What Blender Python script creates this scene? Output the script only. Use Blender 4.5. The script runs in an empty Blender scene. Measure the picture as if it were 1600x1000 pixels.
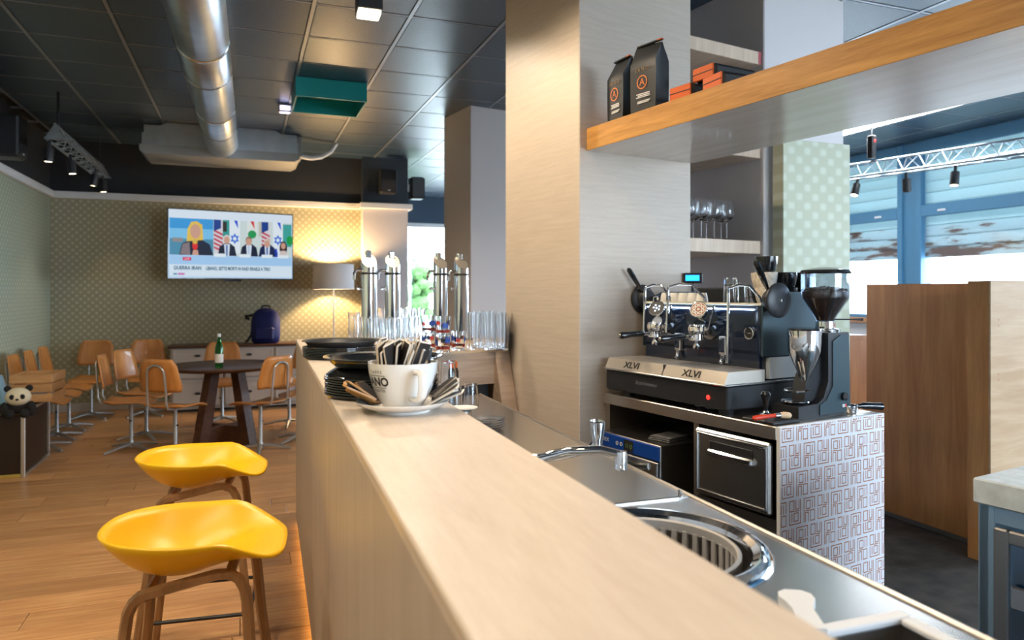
import bpy, bmesh, math, random
from mathutils import Vector, Matrix
D = bpy.data; SC = bpy.context.scene; COL = SC.collection
PI = math.pi; R = math.radians
random.seed(4)
# ------------------------------------------------------------------ camera
cam = D.cameras.new('camera'); camo = D.objects.new('camera', cam); COL.objects.link(camo)
camo.location = (0, 0, 1.45); camo.rotation_euler = (R(90), 0, R(-20.42))
cam.sensor_width = 36; cam.lens = 25.2; cam.shift_y = -0.0275; cam.clip_start = 0.05; cam.clip_end = 200
cam.dof.use_dof = True; cam.dof.focus_distance = 2.6; cam.dof.aperture_fstop = 3.2
SC.camera = camo
# ------------------------------------------------------------------ sky and view
w = D.worlds.new('world'); SC.world = w; w.use_nodes = True
bg = w.node_tree.nodes['Background']; bg.inputs[0].default_value = (0.74, 0.87, 1.0, 1); bg.inputs[1].default_value = 11.0
SC.view_settings.view_transform = 'Standard'; SC.view_settings.look = 'None'
SC.view_settings.exposure = 1.12; SC.view_settings.gamma = 1.0; SC.view_settings.use_curve_mapping = False
SC.cycles.max_bounces = 20; SC.cycles.transmission_bounces = 20; SC.cycles.diffuse_bounces = 4
SC.cycles.transparent_max_bounces = 16; SC.cycles.caustics_refractive = False; SC.cycles.caustics_reflective = False
SC.cycles.use_denoising = True; SC.cycles.sample_clamp_indirect = 6.0
# daylight through the window openings (portals onto the sky)
def portal(name, loc, rot, sx, sy):
    l = D.lights.new(name, 'AREA'); l.shape = 'RECTANGLE'; l.size = sx; l.size_y = sy; l.cycles.is_portal = True
    o = D.objects.new(name, l); COL.objects.link(o); o.location = loc; o.rotation_euler = rot
for yc in (2.25, 5.1, 8.05, 10.9):
    portal('window_daylight', (8.05, yc, 2.15 if yc < 3 else 1.5), (0, R(90), 0), 2.2 if yc < 3 else 1.0, 2.7)
portal('far_window_daylight', (4.0, 13.9, 1.4), (R(-90), 0, 0), 2.4, 2.7)
portal('shopfront_daylight', (4.7, -3.75, 1.5), (R(90), 0, 0), 4.6, 2.9)
# ------------------------------------------------------------------ frames: the bar and the pillars stand turned against the room
TB = R(-1.63); TS = R(9.71)
def rot2(t, x, y): c, s = math.cos(t), math.sin(t); return (x*c - y*s, x*s + y*c)
def wb(n, t, z=0.0): return (*rot2(TB, n, t), z)
def ws(v, u, z=0.0): return (*rot2(TS, v, u), z)
YAW = R(20.42)
def cv(r, d, z=0.0): return (*rot2(-YAW, r, d), z)      # sideways / ahead of the photographer's standing point
# ------------------------------------------------------------------ mesh helpers
class MB:
    def __init__(s): s.v = []; s.f = []; s.m = []
    def add(s, vs, fs, mi=0):
        b = len(s.v); s.v += [tuple(v) for v in vs]
        for f in fs: s.f.append(tuple(i + b for i in f)); s.m.append(mi)
        return s
    def box(s, x0, x1, y0, y1, z0, z1, b=0.0, mi=0):
        if b <= 0:
            vs = [(x0,y0,z0),(x1,y0,z0),(x1,y1,z0),(x0,y1,z0),(x0,y0,z1),(x1,y0,z1),(x1,y1,z1),(x0,y1,z1)]
            return s.add(vs, [(0,3,2,1),(4,5,6,7),(0,1,5,4),(1,2,6,5),(2,3,7,6),(3,0,4,7)], mi)
        b = min(b, (x1-x0)*.49, (y1-y0)*.49, (z1-z0)*.49)
        vs = []; idx = {}
        for sx in (0,1):
            for sy in (0,1):
                for sz in (0,1):
                    X = (x0,x1)[sx]; Y = (y0,y1)[sy]; Z = (z0,z1)[sz]
                    dx = b*(1-2*sx); dy = b*(1-2*sy); dz = b*(1-2*sz)
                    idx[sx,sy,sz] = len(vs)
                    vs += [(X, Y+dy, Z+dz), (X+dx, Y, Z+dz), (X+dx, Y+dy, Z)]
        fs = []
        for a in (0,1):
            fs.append([idx[a,0,0], idx[a,1,0], idx[a,1,1], idx[a,0,1]])
            fs.append([idx[0,a,0]+1, idx[1,a,0]+1, idx[1,a,1]+1, idx[0,a,1]+1])
            fs.append([idx[0,0,a]+2, idx[1,0,a]+2, idx[1,1,a]+2, idx[0,1,a]+2])
        for a in (0,1):
            for c in (0,1):
                fs.append([idx[a,c,0]+0, idx[a,c,1]+0, idx[a,c,1]+1, idx[a,c,0]+1])
                fs.append([idx[a,0,c]+0, idx[a,1,c]+0, idx[a,1,c]+2, idx[a,0,c]+2])
                fs.append([idx[0,a,c]+1, idx[1,a,c]+1, idx[1,a,c]+2, idx[0,a,c]+2])
        for k in idx.values(): fs.append([k, k+1, k+2])
        return s.add(vs, fs, mi)
    def cyl(s, p0, p1, r0, r1=None, seg=16, mi=0):
        return s.tube([p0, p1], [r0, r0 if r1 is None else r1], seg, mi)
    def tube(s, pts, r, seg=8, mi=0, closed=False, flat=None):
        pts = [Vector(p) for p in pts]; n = len(pts)
        rs = r if isinstance(r, (list, tuple)) else [r]*n
        vs = []; up = None
        for i, p in enumerate(pts):
            if closed: t = pts[(i+1) % n] - pts[i-1]
            else: t = pts[min(i+1, n-1)] - pts[max(i-1, 0)]
            t.normalize()
            if up is None:
                up = Vector((0,0,1)) if abs(t.z) < .9 else Vector((1,0,0))
            a = t.cross(up)
            if a.length < 1e-5: a = t.cross(Vector((0,1,0)))
            a.normalize(); b = a.cross(t).normalized(); up = b
            for k in range(seg):
                g = 2*PI*(k+.5)/seg
                q = (1, 1) if flat is None else flat
                vs.append(p + a*(math.cos(g)*rs[i]*q[0]) + b*(math.sin(g)*rs[i]*q[1]))
        fs = []
        for i in range(n if closed else n-1):
            for k in range(seg):
                j = (i+1) % n
                fs.append((i*seg+k, i*seg+(k+1) % seg, j*seg+(k+1) % seg, j*seg+k))
        if not closed:
            fs.append(tuple(range(seg-1, -1, -1))); fs.append(tuple(range((n-1)*seg, n*seg)))
        return s.add(vs, fs, mi)
    def lathe(s, prof, seg=32, c=(0,0,0), mi=0, M=None):
        vs = []; rings = []
        for (r, z) in prof:
            if r < 1e-6: rings.append([len(vs)]); vs.append((0,0,z))
            else:
                rings.append(list(range(len(vs), len(vs)+seg)))
                for k in range(seg): vs.append((r*math.cos(2*PI*k/seg), r*math.sin(2*PI*k/seg), z))
        fs = []
        for a, b in zip(rings[:-1], rings[1:]):
            for k in range(seg):
                k2 = (k+1) % seg
                if len(a) == 1 and len(b) == 1: continue
                if len(a) == 1: fs.append((a[0], b[k2], b[k]))
                elif len(b) == 1: fs.append((a[k], a[k2], b[0]))
                else: fs.append((a[k], a[k2], b[k2], b[k]))
        if M is not None: vs = [M @ Vector(v) for v in vs]
        vs = [(v[0]+c[0], v[1]+c[1], v[2]+c[2]) for v in vs]
        return s.add(vs, fs, mi)
    def prism(s, poly, h0, h1, axis='z', mi=0):
        n = len(poly)
        P = {'z': lambda a,b,h: (a,b,h), 'x': lambda a,b,h: (h,a,b), 'y': lambda a,b,h: (a,h,b)}[axis]
        vs = [P(a,b,h0) for a,b in poly] + [P(a,b,h1) for a,b in poly]
        fs = [tuple(range(n-1,-1,-1)), tuple(range(n,2*n))] + [(i,(i+1)%n,n+(i+1)%n,n+i) for i in range(n)]
        return s.add(vs, fs, mi)
    def ball(s, c, rx, ry=None, rz=None, seg=16, rings=10, mi=0):
        ry = rx if ry is None else ry; rz = rx if rz is None else rz
        pr = [(math.sin(PI*i/rings), -math.cos(PI*i/rings)) for i in range(rings+1)]
        pr[0] = (0,-1); pr[-1] = (0,1)
        return s.lathe(pr, seg, c, mi, Matrix.Diagonal((rx,ry,rz)))
    def mesh(s, name, mats, smooth=35, fix=True):
        me = D.meshes.new(name); me.from_pydata(s.v, [], s.f)
        if not isinstance(mats, (list, tuple)): mats = [mats]
        for m in mats: me.materials.append(m)
        if len(mats) > 1: me.polygons.foreach_set('material_index', s.m)
        if fix:
            bm = bmesh.new(); bm.from_mesh(me); bmesh.ops.recalc_face_normals(bm, faces=bm.faces); bm.to_mesh(me); bm.free()
        if smooth:
            me.shade_smooth(); me.set_sharp_from_angle(angle=R(smooth))
        me.update(); return me
    def build(s, name, mats, parent=None, loc=(0,0,0), rz=0.0, smooth=35, fix=True):
        return link(name, s.mesh(name, mats, smooth, fix), parent, loc, rz)
def link(name, me, parent=None, loc=(0,0,0), rz=0.0):
    o = D.objects.new(name, me); COL.objects.link(o); o.parent = parent; o.location = loc
    o.rotation_euler = (0,0,rz) if not isinstance(rz, tuple) else rz
    return o
def thing(name, label, cat, loc=(0,0,0), rz=0.0, group=None):
    o = D.objects.new(name, None); o.empty_display_size = .1; COL.objects.link(o); o.location = loc
    o.rotation_euler = (0,0,rz) if not isinstance(rz, tuple) else rz
    return tag(o, label, cat, group)
def tag(o, label, cat, group=None):
    o['label'] = label; o['category'] = cat
    if group: o['group'] = group
    return o
def struct(o, label=None):
    o['kind'] = 'structure'
    if label: o['label'] = label
    return o
def dup(root, loc, rz, label=None, group=None):
    def cp(o, par):
        c = o.copy(); COL.objects.link(c); c.parent = par
        for ch in [x for x in list(D.objects) if x.parent == o and x is not c]: cp(ch, c)
        return c
    r = cp(root, None); r.location = loc; r.rotation_euler = (0,0,rz) if not isinstance(rz, tuple) else rz
    if label: r['label'] = label
    if group: r['group'] = group
    return r
def text_mesh(name, s, size, mat, extrude=.0004, align='CENTER', shear=0.0, xs=1.0, bold=0.0):
    c = D.curves.new(name, 'FONT'); c.body = s; c.size = size; c.extrude = extrude; c.align_x = align; c.align_y = 'CENTER'; c.shear = shear
    c.resolution_u = 3; c.offset = bold
    o = D.objects.new('tmp', c); COL.objects.link(o)
    dg = bpy.context.evaluated_depsgraph_get(); me = D.meshes.new_from_object(o.evaluated_get(dg)); me.name = name
    D.objects.remove(o); D.curves.remove(c)
    me.materials.clear(); me.materials.append(mat)
    if xs != 1.0: me.transform(Matrix.Diagonal((xs,1,1,1)))
    return me
def text(name, s, size, mat, parent, loc, rot=(PI/2,0,0), **k):
    return link(name, text_mesh(name, s, size, mat, **k), parent, loc, rot)
def arc(c, r, a0, a1, n, pl='xz'):
    out = []
    for i in range(n+1):
        a = a0 + (a1-a0)*i/n; x = r*math.cos(a); y = r*math.sin(a)
        out.append((c[0]+x, c[1], c[2]+y) if pl == 'xz' else (c[0]+x, c[1]+y, c[2]) if pl == 'xy' else (c[0], c[1]+x, c[2]+y))
    return out
def spot(name, loc, parent, power, col, size=110, blend=.6, radius=.04, rot=(0,0,0)):
    l = D.lights.new(name, 'SPOT'); l.energy = power; l.color = col; l.spot_size = R(size); l.spot_blend = blend; l.shadow_soft_size = radius
    o = D.objects.new(name, l); COL.objects.link(o); o.parent = parent; o.location = loc; o.rotation_euler = rot
    return o
# ------------------------------------------------------------------ materials
def newmat(name):
    m = D.materials.new(name); m.use_nodes = True; nt = m.node_tree
    return m, nt, nt.nodes['Principled BSDF']
def mat(name, c, rough=.5, metal=0.0, spec=.5, coat=0.0, trans=0.0, ior=1.45, emit=None, es=1.0, alpha=1.0, bump=0.0, bs=200.0, var=0.0):
    m, nt, b = newmat(name)
    b.inputs['Base Color'].default_value = (*c, 1); b.inputs['Roughness'].default_value = rough; b.inputs['Metallic'].default_value = metal
    b.inputs['Specular IOR Level'].default_value = spec; b.inputs['Coat Weight'].default_value = coat
    b.inputs['Transmission Weight'].default_value = trans; b.inputs['IOR'].default_value = ior; b.inputs['Alpha'].default_value = alpha
    if emit: b.inputs['Emission Color'].default_value = (*emit, 1); b.inputs['Emission Strength'].default_value = es
    if bump or var:
        tc = nt.nodes.new('ShaderNodeTexCoord'); n = nt.nodes.new('ShaderNodeTexNoise'); n.inputs['Scale'].default_value = bs; n.inputs['Detail'].default_value = 4
        nt.links.new(tc.outputs['Object'], n.inputs['Vector'])
        if bump:
            bp = nt.nodes.new('ShaderNodeBump'); bp.inputs['Strength'].default_value = bump; bp.inputs['Distance'].default_value = .002
            nt.links.new(n.outputs['Fac'], bp.inputs['Height']); nt.links.new(bp.outputs['Normal'], b.inputs['Normal'])
        if var:
            rp = nt.nodes.new('ShaderNodeValToRGB'); rp.color_ramp.elements[0].position = .3; rp.color_ramp.elements[1].position = .7
            rp.color_ramp.elements[0].color = (*[x*(1-var) for x in c], 1); rp.color_ramp.elements[1].color = (*[min(1, x*(1+var)) for x in c], 1)
            nt.links.new(n.outputs['Fac'], rp.inputs['Fac']); nt.links.new(rp.outputs['Color'], b.inputs['Base Color'])
    return m
def grain(name, c1, c2, sc=(1,20,20), scale=3.0, rough=.45, rnd=0.0, bump=.08, lo=.35, hi=.68, fine=0.5, coat=0.0, spec=.4):
    """streaky wood or stone: noise stretched along one axis, plus fine pores"""
    m, nt, b = newmat(name); N = nt.nodes; L = nt.links
    tc = N.new('ShaderNodeTexCoord'); mp = N.new('ShaderNodeMapping'); mp.inputs['Scale'].default_value = sc
    L.new(tc.outputs['Object'], mp.inputs['Vector'])
    if rnd:
        oi = N.new('ShaderNodeObjectInfo'); ad = N.new('ShaderNodeVectorMath'); ad.operation = 'MULTIPLY_ADD'
        L.new(oi.outputs['Random'], ad.inputs[0]); ad.inputs[1].default_value = (37, 53, 71); L.new(tc.outputs['Object'], ad.inputs[2]); L.new(ad.outputs[0], mp.inputs['Vector'])
    n1 = N.new('ShaderNodeTexNoise'); n1.inputs['Scale'].default_value = scale; n1.inputs['Detail'].default_value = 8; n1.inputs['Distortion'].default_value = .6
    n2 = N.new('ShaderNodeTexNoise'); n2.inputs['Scale'].default_value = scale*6; n2.inputs['Detail'].default_value = 4
    L.new(mp.outputs[0], n1.inputs['Vector']); L.new(mp.outputs[0], n2.inputs['Vector'])
    mx = N.new('ShaderNodeMix'); mx.inputs[0].default_value = fine*.5; L.new(n1.outputs['Fac'], mx.inputs[2]); L.new(n2.outputs['Fac'], mx.inputs[3])
    rp = N.new('ShaderNodeValToRGB'); e = rp.color_ramp.elements
    e[0].position = lo; e[1].position = hi; e[0].color = (*c1, 1); e[1].color = (*c2, 1)
    L.new(mx.outputs[0], rp.inputs['Fac'])
    out = rp.outputs['Color']
    if rnd:
        hs = N.new('ShaderNodeHueSaturation'); mr = N.new('ShaderNodeMapRange'); mr.inputs[3].default_value = 1-rnd; mr.inputs[4].default_value = 1+rnd
        L.new(oi.outputs['Random'], mr.inputs[0]); L.new(mr.outputs[0], hs.inputs['Value']); L.new(out, hs.inputs['Color']); out = hs.outputs['Color']
    L.new(out, b.inputs['Base Color'])
    b.inputs['Roughness'].default_value = rough; b.inputs['Coat Weight'].default_value = coat; b.inputs['Specular IOR Level'].default_value = spec
    if bump:
        bp = N.new('ShaderNodeBump'); bp.inputs['Strength'].default_value = bump; bp.inputs['Distance'].default_value = .004
        L.new(mx.outputs[0], bp.inputs['Height']); L.new(bp.outputs['Normal'], b.inputs['Normal'])
    return m
def wallpaper(name, ax, base, dot, pw=.085, ph=.085):
    """printed lattice of small pale ovals"""
    m, nt, b = newmat(name); N = nt.nodes; L = nt.links
    tc = N.new('ShaderNodeTexCoord'); sp = N.new('ShaderNodeSeparateXYZ'); L.new(tc.outputs['Object'], sp.inputs[0])
    def cosn(sock, p):
        mu = N.new('ShaderNodeMath'); mu.operation = 'MULTIPLY'; mu.inputs[1].default_value = 2*PI/p; L.new(sock, mu.inputs[0])
        c = N.new('ShaderNodeMath'); c.operation = 'COSINE'; L.new(mu.outputs[0], c.inputs[0]); return c.outputs[0]
    pr = N.new('ShaderNodeMath'); pr.operation = 'MULTIPLY'; L.new(cosn(sp.outputs[ax], pw), pr.inputs[0]); L.new(cosn(sp.outputs[2], ph), pr.inputs[1])
    rp = N.new('ShaderNodeValToRGB'); e = rp.color_ramp.elements; e[0].position = .0; e[1].position = .75; e[0].color = (*base,1); e[1].color = (*dot,1)
    L.new(pr.outputs[0], rp.inputs['Fac']); L.new(rp.outputs['Color'], b.inputs['Base Color']); b.inputs['Roughness'].default_value = .6
    return m
M = {}
M['plank'] = grain('oak_plank', (.40,.19,.075), (.60,.345,.16), (1.2,16,16), 2.2, .38, .16, .05)
M['plank_gap'] = mat('floor_underlay', (.05,.03,.02), .8)
M['darkfloor'] = mat('dark_service_floor', (.045,.036,.03), .7, bump=.3, bs=9, var=.5)
M['tile'] = mat('ceiling_tile_face', (.028,.054,.090), .36, spec=.7, bump=.35, bs=70, var=.25)
M['rail'] = mat('ceiling_rail', (.30,.32,.35), .35, .6)
M['plenum'] = mat('plenum', (.02,.02,.022), .8)
M['paper_x'] = wallpaper('lattice_wallpaper', 0, (.35,.32,.205), (.51,.475,.35))
M['paper_y'] = wallpaper('side_wallpaper', 1, (.36,.39,.28), (.50,.54,.42))
M['paper_p'] = wallpaper('pillar_wallpaper', 0, (.50,.51,.37), (.60,.62,.50), .115, .105)
M['black_wall'] = mat('black_paint', (.018,.02,.024), .7)
M['slate_dark'] = mat('dark_slate_paint', (.018,.026,.038), .6)
M['blue_wall'] = mat('slate_paint', (.05,.085,.13), .7)
M['white_wall'] = mat('pale_plaster', (.62,.57,.56), .7, bump=.05, bs=60)
M['white_trim'] = mat('white_trim_paint', (.78,.77,.76), .45)
M['pillar'] = mat('pillar_plaster', (.60,.555,.55), .65, bump=.05, bs=60)
M['stone'] = grain('limed_panel', (.49,.41,.335), (.59,.50,.42), (1.6,1.6,26), 2.6, .42, 0, .05, .3, .7, .7)
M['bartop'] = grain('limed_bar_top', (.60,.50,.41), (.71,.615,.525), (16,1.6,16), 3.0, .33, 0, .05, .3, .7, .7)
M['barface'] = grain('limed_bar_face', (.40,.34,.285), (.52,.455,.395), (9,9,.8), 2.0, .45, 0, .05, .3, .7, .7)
M['oak'] = grain('orange_oak', (.36,.165,.04), (.60,.31,.09), (14,.9,14), 3.0, .4, 0, .08)
M['oak_under'] = grain('pale_oak_underside', (.70,.60,.53), (.82,.75,.69), (9,.7,9), 1.8, .28, 0, .02, coat=.4)
M['counterwood'] = grain('counter_wood', (.50,.34,.19), (.64,.47,.29), (1.0,12,12), 2.5, .3, 0, .04)
M['apron'] = grain('grey_oak', (.33,.23,.16), (.46,.34,.25), (1.0,12,12), 2.5, .5, 0, .05)
M['shelf'] = grain('beech_board', (.54,.40,.29), (.66,.51,.39), (10,1,1.0), 2.5, .5, 0, .03)
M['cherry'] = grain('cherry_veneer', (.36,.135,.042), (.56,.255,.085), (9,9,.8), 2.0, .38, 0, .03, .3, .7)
M['cherry_lit'] = grain('maple_veneer', (.46,.29,.165), (.57,.39,.245), (1.0,9,9), 1.8, .4, 0, .03)  # cherry lightened into the tone of a lit face
M['walnut'] = grain('dark_walnut', (.055,.022,.012), (.11,.05,.028), (1,10,10), 3, .35, 0, .05)
M['ply'] = grain('orange_ply', (.47,.18,.04), (.62,.27,.075), (9,9,1), 2.5, .32, .12, .03, coat=.3)
M['crate'] = grain('pine_slat', (.45,.23,.09), (.60,.34,.15), (1,9,9), 3, .5, .1, .06)
M['ash'] = grain('oiled_oak_leg', (.24,.12,.05), (.38,.21,.10), (12,12,1), 3, .42, 0, .04)
M['steel'] = mat('brushed_steel', (.60,.59,.58), .26, 1.0, bump=.03, bs=40)
M['steel_dark'] = mat('dark_steel', (.38,.36,.34), .3, 1.0)
M['bluesteel'] = mat('cool_steel', (.36,.52,.66), .3, .8)  # cool reflections tinted into the steel of the cooler
M['warmsteel'] = mat('satin_steel', (.62,.56,.50), .32, 1.0)
M['tray_steel'] = mat('satin_drip_steel', (.60,.54,.47), .40, .75)
M['chrome'] = mat('chrome', (.82,.83,.85), .07, 1.0)
M['greymetal'] = mat('grey_enamel', (.42,.42,.42), .35, .7)
M['galv'] = mat('galvanised_sheet', (.58,.64,.70), .3, 1.0, bump=.15, bs=6, var=.12)
M['black'] = mat('black_gloss', (.010,.011,.013), .16, coat=.4)
M['black_satin'] = mat('black_satin', (.016,.017,.02), .42)
M['machine'] = mat('machine_black', (.006,.013,.034), .14, .0, .6, coat=.6)  # black body with blue reflections mixed into the base
M['teal_side'] = mat('machine_side_panel', (.045,.075,.09), .3, .4)
M['white'] = mat('white_ceramic', (.80,.78,.75), .18, coat=.5)
M['white_plastic'] = mat('white_plastic', (.75,.76,.78), .35)
M['cream'] = mat('cream_enamel', (.72,.66,.52), .35)
M['cup_print'] = mat('printed_white_cup', (.72,.62,.50), .3, var=.25, bs=60)
def glass_mat(name, col, ior=1.45, frost=.0):
    m, nt, b = newmat(name); b.inputs['Base Color'].default_value = (*col,1); b.inputs['Roughness'].default_value = frost
    b.inputs['Transmission Weight'].default_value = 1; b.inputs['IOR'].default_value = ior; return m
M['glass'] = glass_mat('clear_glass', (.97,.985,1.0))
M['green_glass'] = glass_mat('green_glass', (.08,.5,.12))
def pane_mat(name, tint, fac):
    m, nt, b = newmat(name); N = nt.nodes; tr = N.new('ShaderNodeBsdfTransparent'); gl = N.new('ShaderNodeBsdfGlossy'); mx = N.new('ShaderNodeMixShader')
    tr.inputs[0].default_value = (*tint,1); gl.inputs['Roughness'].default_value = .03; mx.inputs[0].default_value = fac
    nt.links.new(tr.outputs[0], mx.inputs[1]); nt.links.new(gl.outputs[0], mx.inputs[2]); nt.links.new(mx.outputs[0], N['Material Output'].inputs[0]); return m
M['pane'] = pane_mat('window_glass', (.95,.98,1), .06)
M['door_glass'] = pane_mat('cooler_glass', (.55,.75,.9), .22)
M['yellow'] = mat('yellow_shell', (.84,.48,.006), .36, bump=.04, bs=300)
M['red'] = mat('red_handle', (.62,.045,.015), .35)
M['bristle'] = mat('bristle', (.62,.42,.24), .7)
M['teal'] = mat('teal_lacquer', (.006,.26,.27), .4)
M['navy'] = mat('blue_nylon', (.004,.012,.11), .6, bump=.3, bs=30)
M['strap'] = mat('black_webbing', (.008,.009,.012), .7)
M['blue_panel'] = mat('blue_panel', (.004,.05,.30), .3, coat=.3)
M['blue_frame'] = mat('blue_window_frame', (.07,.21,.36), .45)
def fabric(name, c, tr):
    m, nt, b = newmat(name); b.inputs['Base Color'].default_value = (*c,1); b.inputs['Roughness'].default_value = .8
    t = nt.nodes.new('ShaderNodeBsdfTranslucent'); t.inputs[0].default_value = (*c,1); mx = nt.nodes.new('ShaderNodeMixShader'); mx.inputs[0].default_value = tr
    nt.links.new(b.outputs[0], mx.inputs[1]); nt.links.new(t.outputs[0], mx.inputs[2]); nt.links.new(mx.outputs[0], nt.nodes['Material Output'].inputs[0]); return m
M['shade'] = fabric('grey_lampshade', (.66,.66,.68), .05)
M['warm_bulb'] = mat('warm_bulb', (1,.8,.5), .4, emit=(1,.74,.40), es=14)
M['warm_lens'] = mat('warm_lens', (1,.9,.7), .4, emit=(1,.80,.52), es=9)
M['led_strip'] = mat('amber_led', (1,.6,.2), .5, emit=(1,.60,.15), es=5)
M['cool_led'] = mat('cool_led', (.8,.9,1), .5, emit=(.55,.75,1), es=6)
M['cyan_screen'] = mat('cyan_screen', (.02,.3,.8), .3, emit=(.02,.33,.95), es=1.1)
M['sensor'] = mat('lit_indicator', (.7,.7,1), .4, emit=(.62,.60,1), es=2.2)
M['tube_light'] = mat('linear_light', (1,1,1), .4, emit=(.9,.96,1), es=12)
M['beans'] = mat('roasted_beans', (.035,.014,.007), .35, bump=.8, bs=90, var=.5)
M['hopper'] = pane_mat('hopper_plastic', (.86,.90,.95), .10)
M['bag'] = mat('matt_black_bag', (.014,.015,.017), .48, bump=.25, bs=25)
M['bag_orange'] = mat('orange_foil', (.55,.10,.012), .38)
M['ink_orange'] = mat('orange_ink', (.55,.16,.03), .5)
M['ink_white'] = mat('white_ink', (.55,.55,.55), .5)
M['ink_gold'] = mat('gold_ink', (.22,.14,.06), .5)
M['ink_black'] = mat('black_ink', (.015,.013,.012), .5)
M['ink_brown'] = mat('terracotta_ink', (.42,.17,.08), .6)
M['print_panel'] = mat('white_laminate', (.72,.72,.76), .35)
M['sideboard'] = mat('pale_grey_paint', (.52,.50,.48), .45)
M['plush_black'] = mat('black_plush', (.012,.012,.013), .95, bump=.8, bs=120)
M['plush_white'] = mat('cream_plush', (.66,.60,.45), .95, bump=.8, bs=120)
M['case_edge'] = mat('aluminium_edge', (.60,.58,.54), .35, .9)
M['case_yellow'] = mat('worn_yellow_edge', (.55,.42,.10), .4, .4)
M['case_dark'] = mat('brown_black_panel', (.022,.012,.008), .45)
M['book_a'] = mat('pale_blue_cover', (.22,.40,.52), .5)
M['book_b'] = mat('lilac_cover', (.30,.27,.42), .5)
M['grey_cloth'] = mat('grey_cloth', (.10,.10,.105), .9, bump=.4, bs=80)
M['basket'] = mat('grey_strainer', (.44,.42,.40), .4, .2)
M['sachet_w'] = mat('sachet_paper_edge', (.70,.62,.52), .6)
M['sachet_b'] = mat('sachet_black_print', (.022,.018,.017), .4)
M['sachet_g'] = mat('sachet_gold_print', (.42,.21,.06), .35)
M['grass'] = mat('outdoor_leaf', (.10,.22,.06), .8, bump=.8, bs=20, var=.4)
M['street'] = mat('pale_paving', (.55,.54,.52), .8)
M['facade'] = mat('pale_render', (.80,.78,.76), .8)
M['tumbler_red'] = mat('red_print', (.55,.05,.03), .4); M['tumbler_blue'] = mat('blue_print', (.02,.07,.35), .4)
M['plastic_blue'] = mat('pale_blue_plastic', (.25,.45,.62), .4)
# ================================================================== the room shell
XL, XR, YB, YF, H = -2.19, 7.7, 9.98, -3.6, 3.28
TRIM_Z = 2.63
# floor
fl = struct(MB().box(XL-.2, XR+.3, YF-.2, 13.9, -.12, -.014).build('floor', M['plank_gap']), 'oak plank floor with a dark stone strip behind the bar')
def bar_x(y): return .10 + .0285*y      # under the bar the planks stop and the dark floor begins
PW, PL = .19, 1.75
pm = MB().box(0, PL-.003, 0, PW-.003, -.014, 0, .0015).mesh('plank', M['plank'])
y = .0; row = 0
while y < YB-.02:
    x = XL - random.random()*1.4 - .2
    while x < (.32 if y < 4.7 else 2.6):
        x0 = max(x, XL); x1 = min(x+PL, (.36 if y < 4.7 else 2.6)); y1 = min(y+PW, YB)
        if x1-x0 > .12:
            if x1-x0 > PL-.01 and y1-y > PW-.005: link('plank', pm, fl, (x0, y, 0))
            else: MB().box(0, x1-x0-.003, 0, y1-y-.003, -.014, 0, .0015).build('plank', M['plank'], fl, (x0, y, 0))
        x += PL
    y += PW; row += 1
MB().box(.36, XR, YF, 4.71, -.014, -.001).build('stone_floor', M['darkfloor'], fl)
MB().box(2.6, XR, 4.71, 13.7, -.014, -.001).build('stone_floor', M['darkfloor'], fl)
MB().box(XL, .36, YF, -.002, -.014, -.0005).build('plank_area', M['plank'], fl)
MB().box(XL, 2.6, YB+.002, 13.7, -.014, -.0005).build('plank_area', M['plank'], fl)
# ceiling: tiles and rails
ce = struct(MB().box(XL-.2, XR+.3, YF-.2, 13.9, H+.03, H+.14).build('ceiling', M['plenum']), 'black suspended ceiling of square tiles in grey rails')
T = .62; X0, Y0 = 1.03, 5.32
tm = MB().box(.014, T-.014, .014, T-.014, H, H+.028, .006).mesh('ceiling_tile', M['tile'])
xs = [X0+T*k for k in range(-6, 12)]; ys = [Y0+T*k for k in range(-15, 15)]
cth, sth = math.cos(YAW), math.sin(YAW)
def px_of(x, y, z):
    r = x*cth - y*sth; d = x*sth + y*cth
    return (800+1120*r/d, 456-1120*(z-1.45)/d, d) if d > .1 else (0, -9999, d)
far_tiles = MB()
nt_ = 0
for x in xs:
    for y in ys:
        cx, cy = x+T/2, y+T/2
        if not (XL < cx < XR and YF < cy < 13.7): continue
        p = px_of(cx, cy, H)
        if p[2] > 3.6 and -130 < p[0] < 1730 and p[1] > -110: link('ceiling_tile', tm, ce, (x, y, 0)); nt_ += 1
        else: far_tiles.box(x+.014, x+T-.014, y+.014, y+T-.014, H, H+.028)
far_tiles.build('more_ceiling_tiles', M['tile'], ce)['kind'] = 'stuff'
for x in xs: MB().box(x-.012, x+.012, YF, 13.7, H-.004, H+.02).build('ceiling_rail', M['rail'], ce)
for y in ys: MB().box(XL, XR, y-.007, y+.007, H-.002, H+.018).build('ceiling_rail', M['rail'], ce)
# left and back walls
struct(MB().box(XL-.15, XL, YF, YB+.15, 0, TRIM_Z-.01).build('wall_left', M['paper_y']), 'pale green papered wall on the left')
struct(MB().box(XL-.15, XL, YF, YB+.15, TRIM_Z-.01, H+.03).build('wall_left_upper', M['black_wall']), 'black upper wall on the left above the white moulding')
struct(MB().box(XL, 1.50, YB, YB+.15, 0, TRIM_Z-.01).build('wall_back', M['paper_x']), 'olive lattice papered wall behind the television')
struct(MB().box(XL, 1.50, YB, YB+.15, TRIM_Z-.01, H+.03).build('wall_back_upper', M['black_wall']), 'black upper wall behind the duct')
def cornice(x0, x1, y0, y1, name, lab):
    struct(MB().box(x0, x1, y0, y1, TRIM_Z-.05, TRIM_Z+.01, .006).box(x0-.0, x1+.0, y0-.0, y1+.0, TRIM_Z+.01, TRIM_Z+.03, .004).build(name, M['white_trim']), lab)
cornice(XL, XL+.05, YF, YB, 'trim_1', 'white moulding along the left wall')
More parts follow.
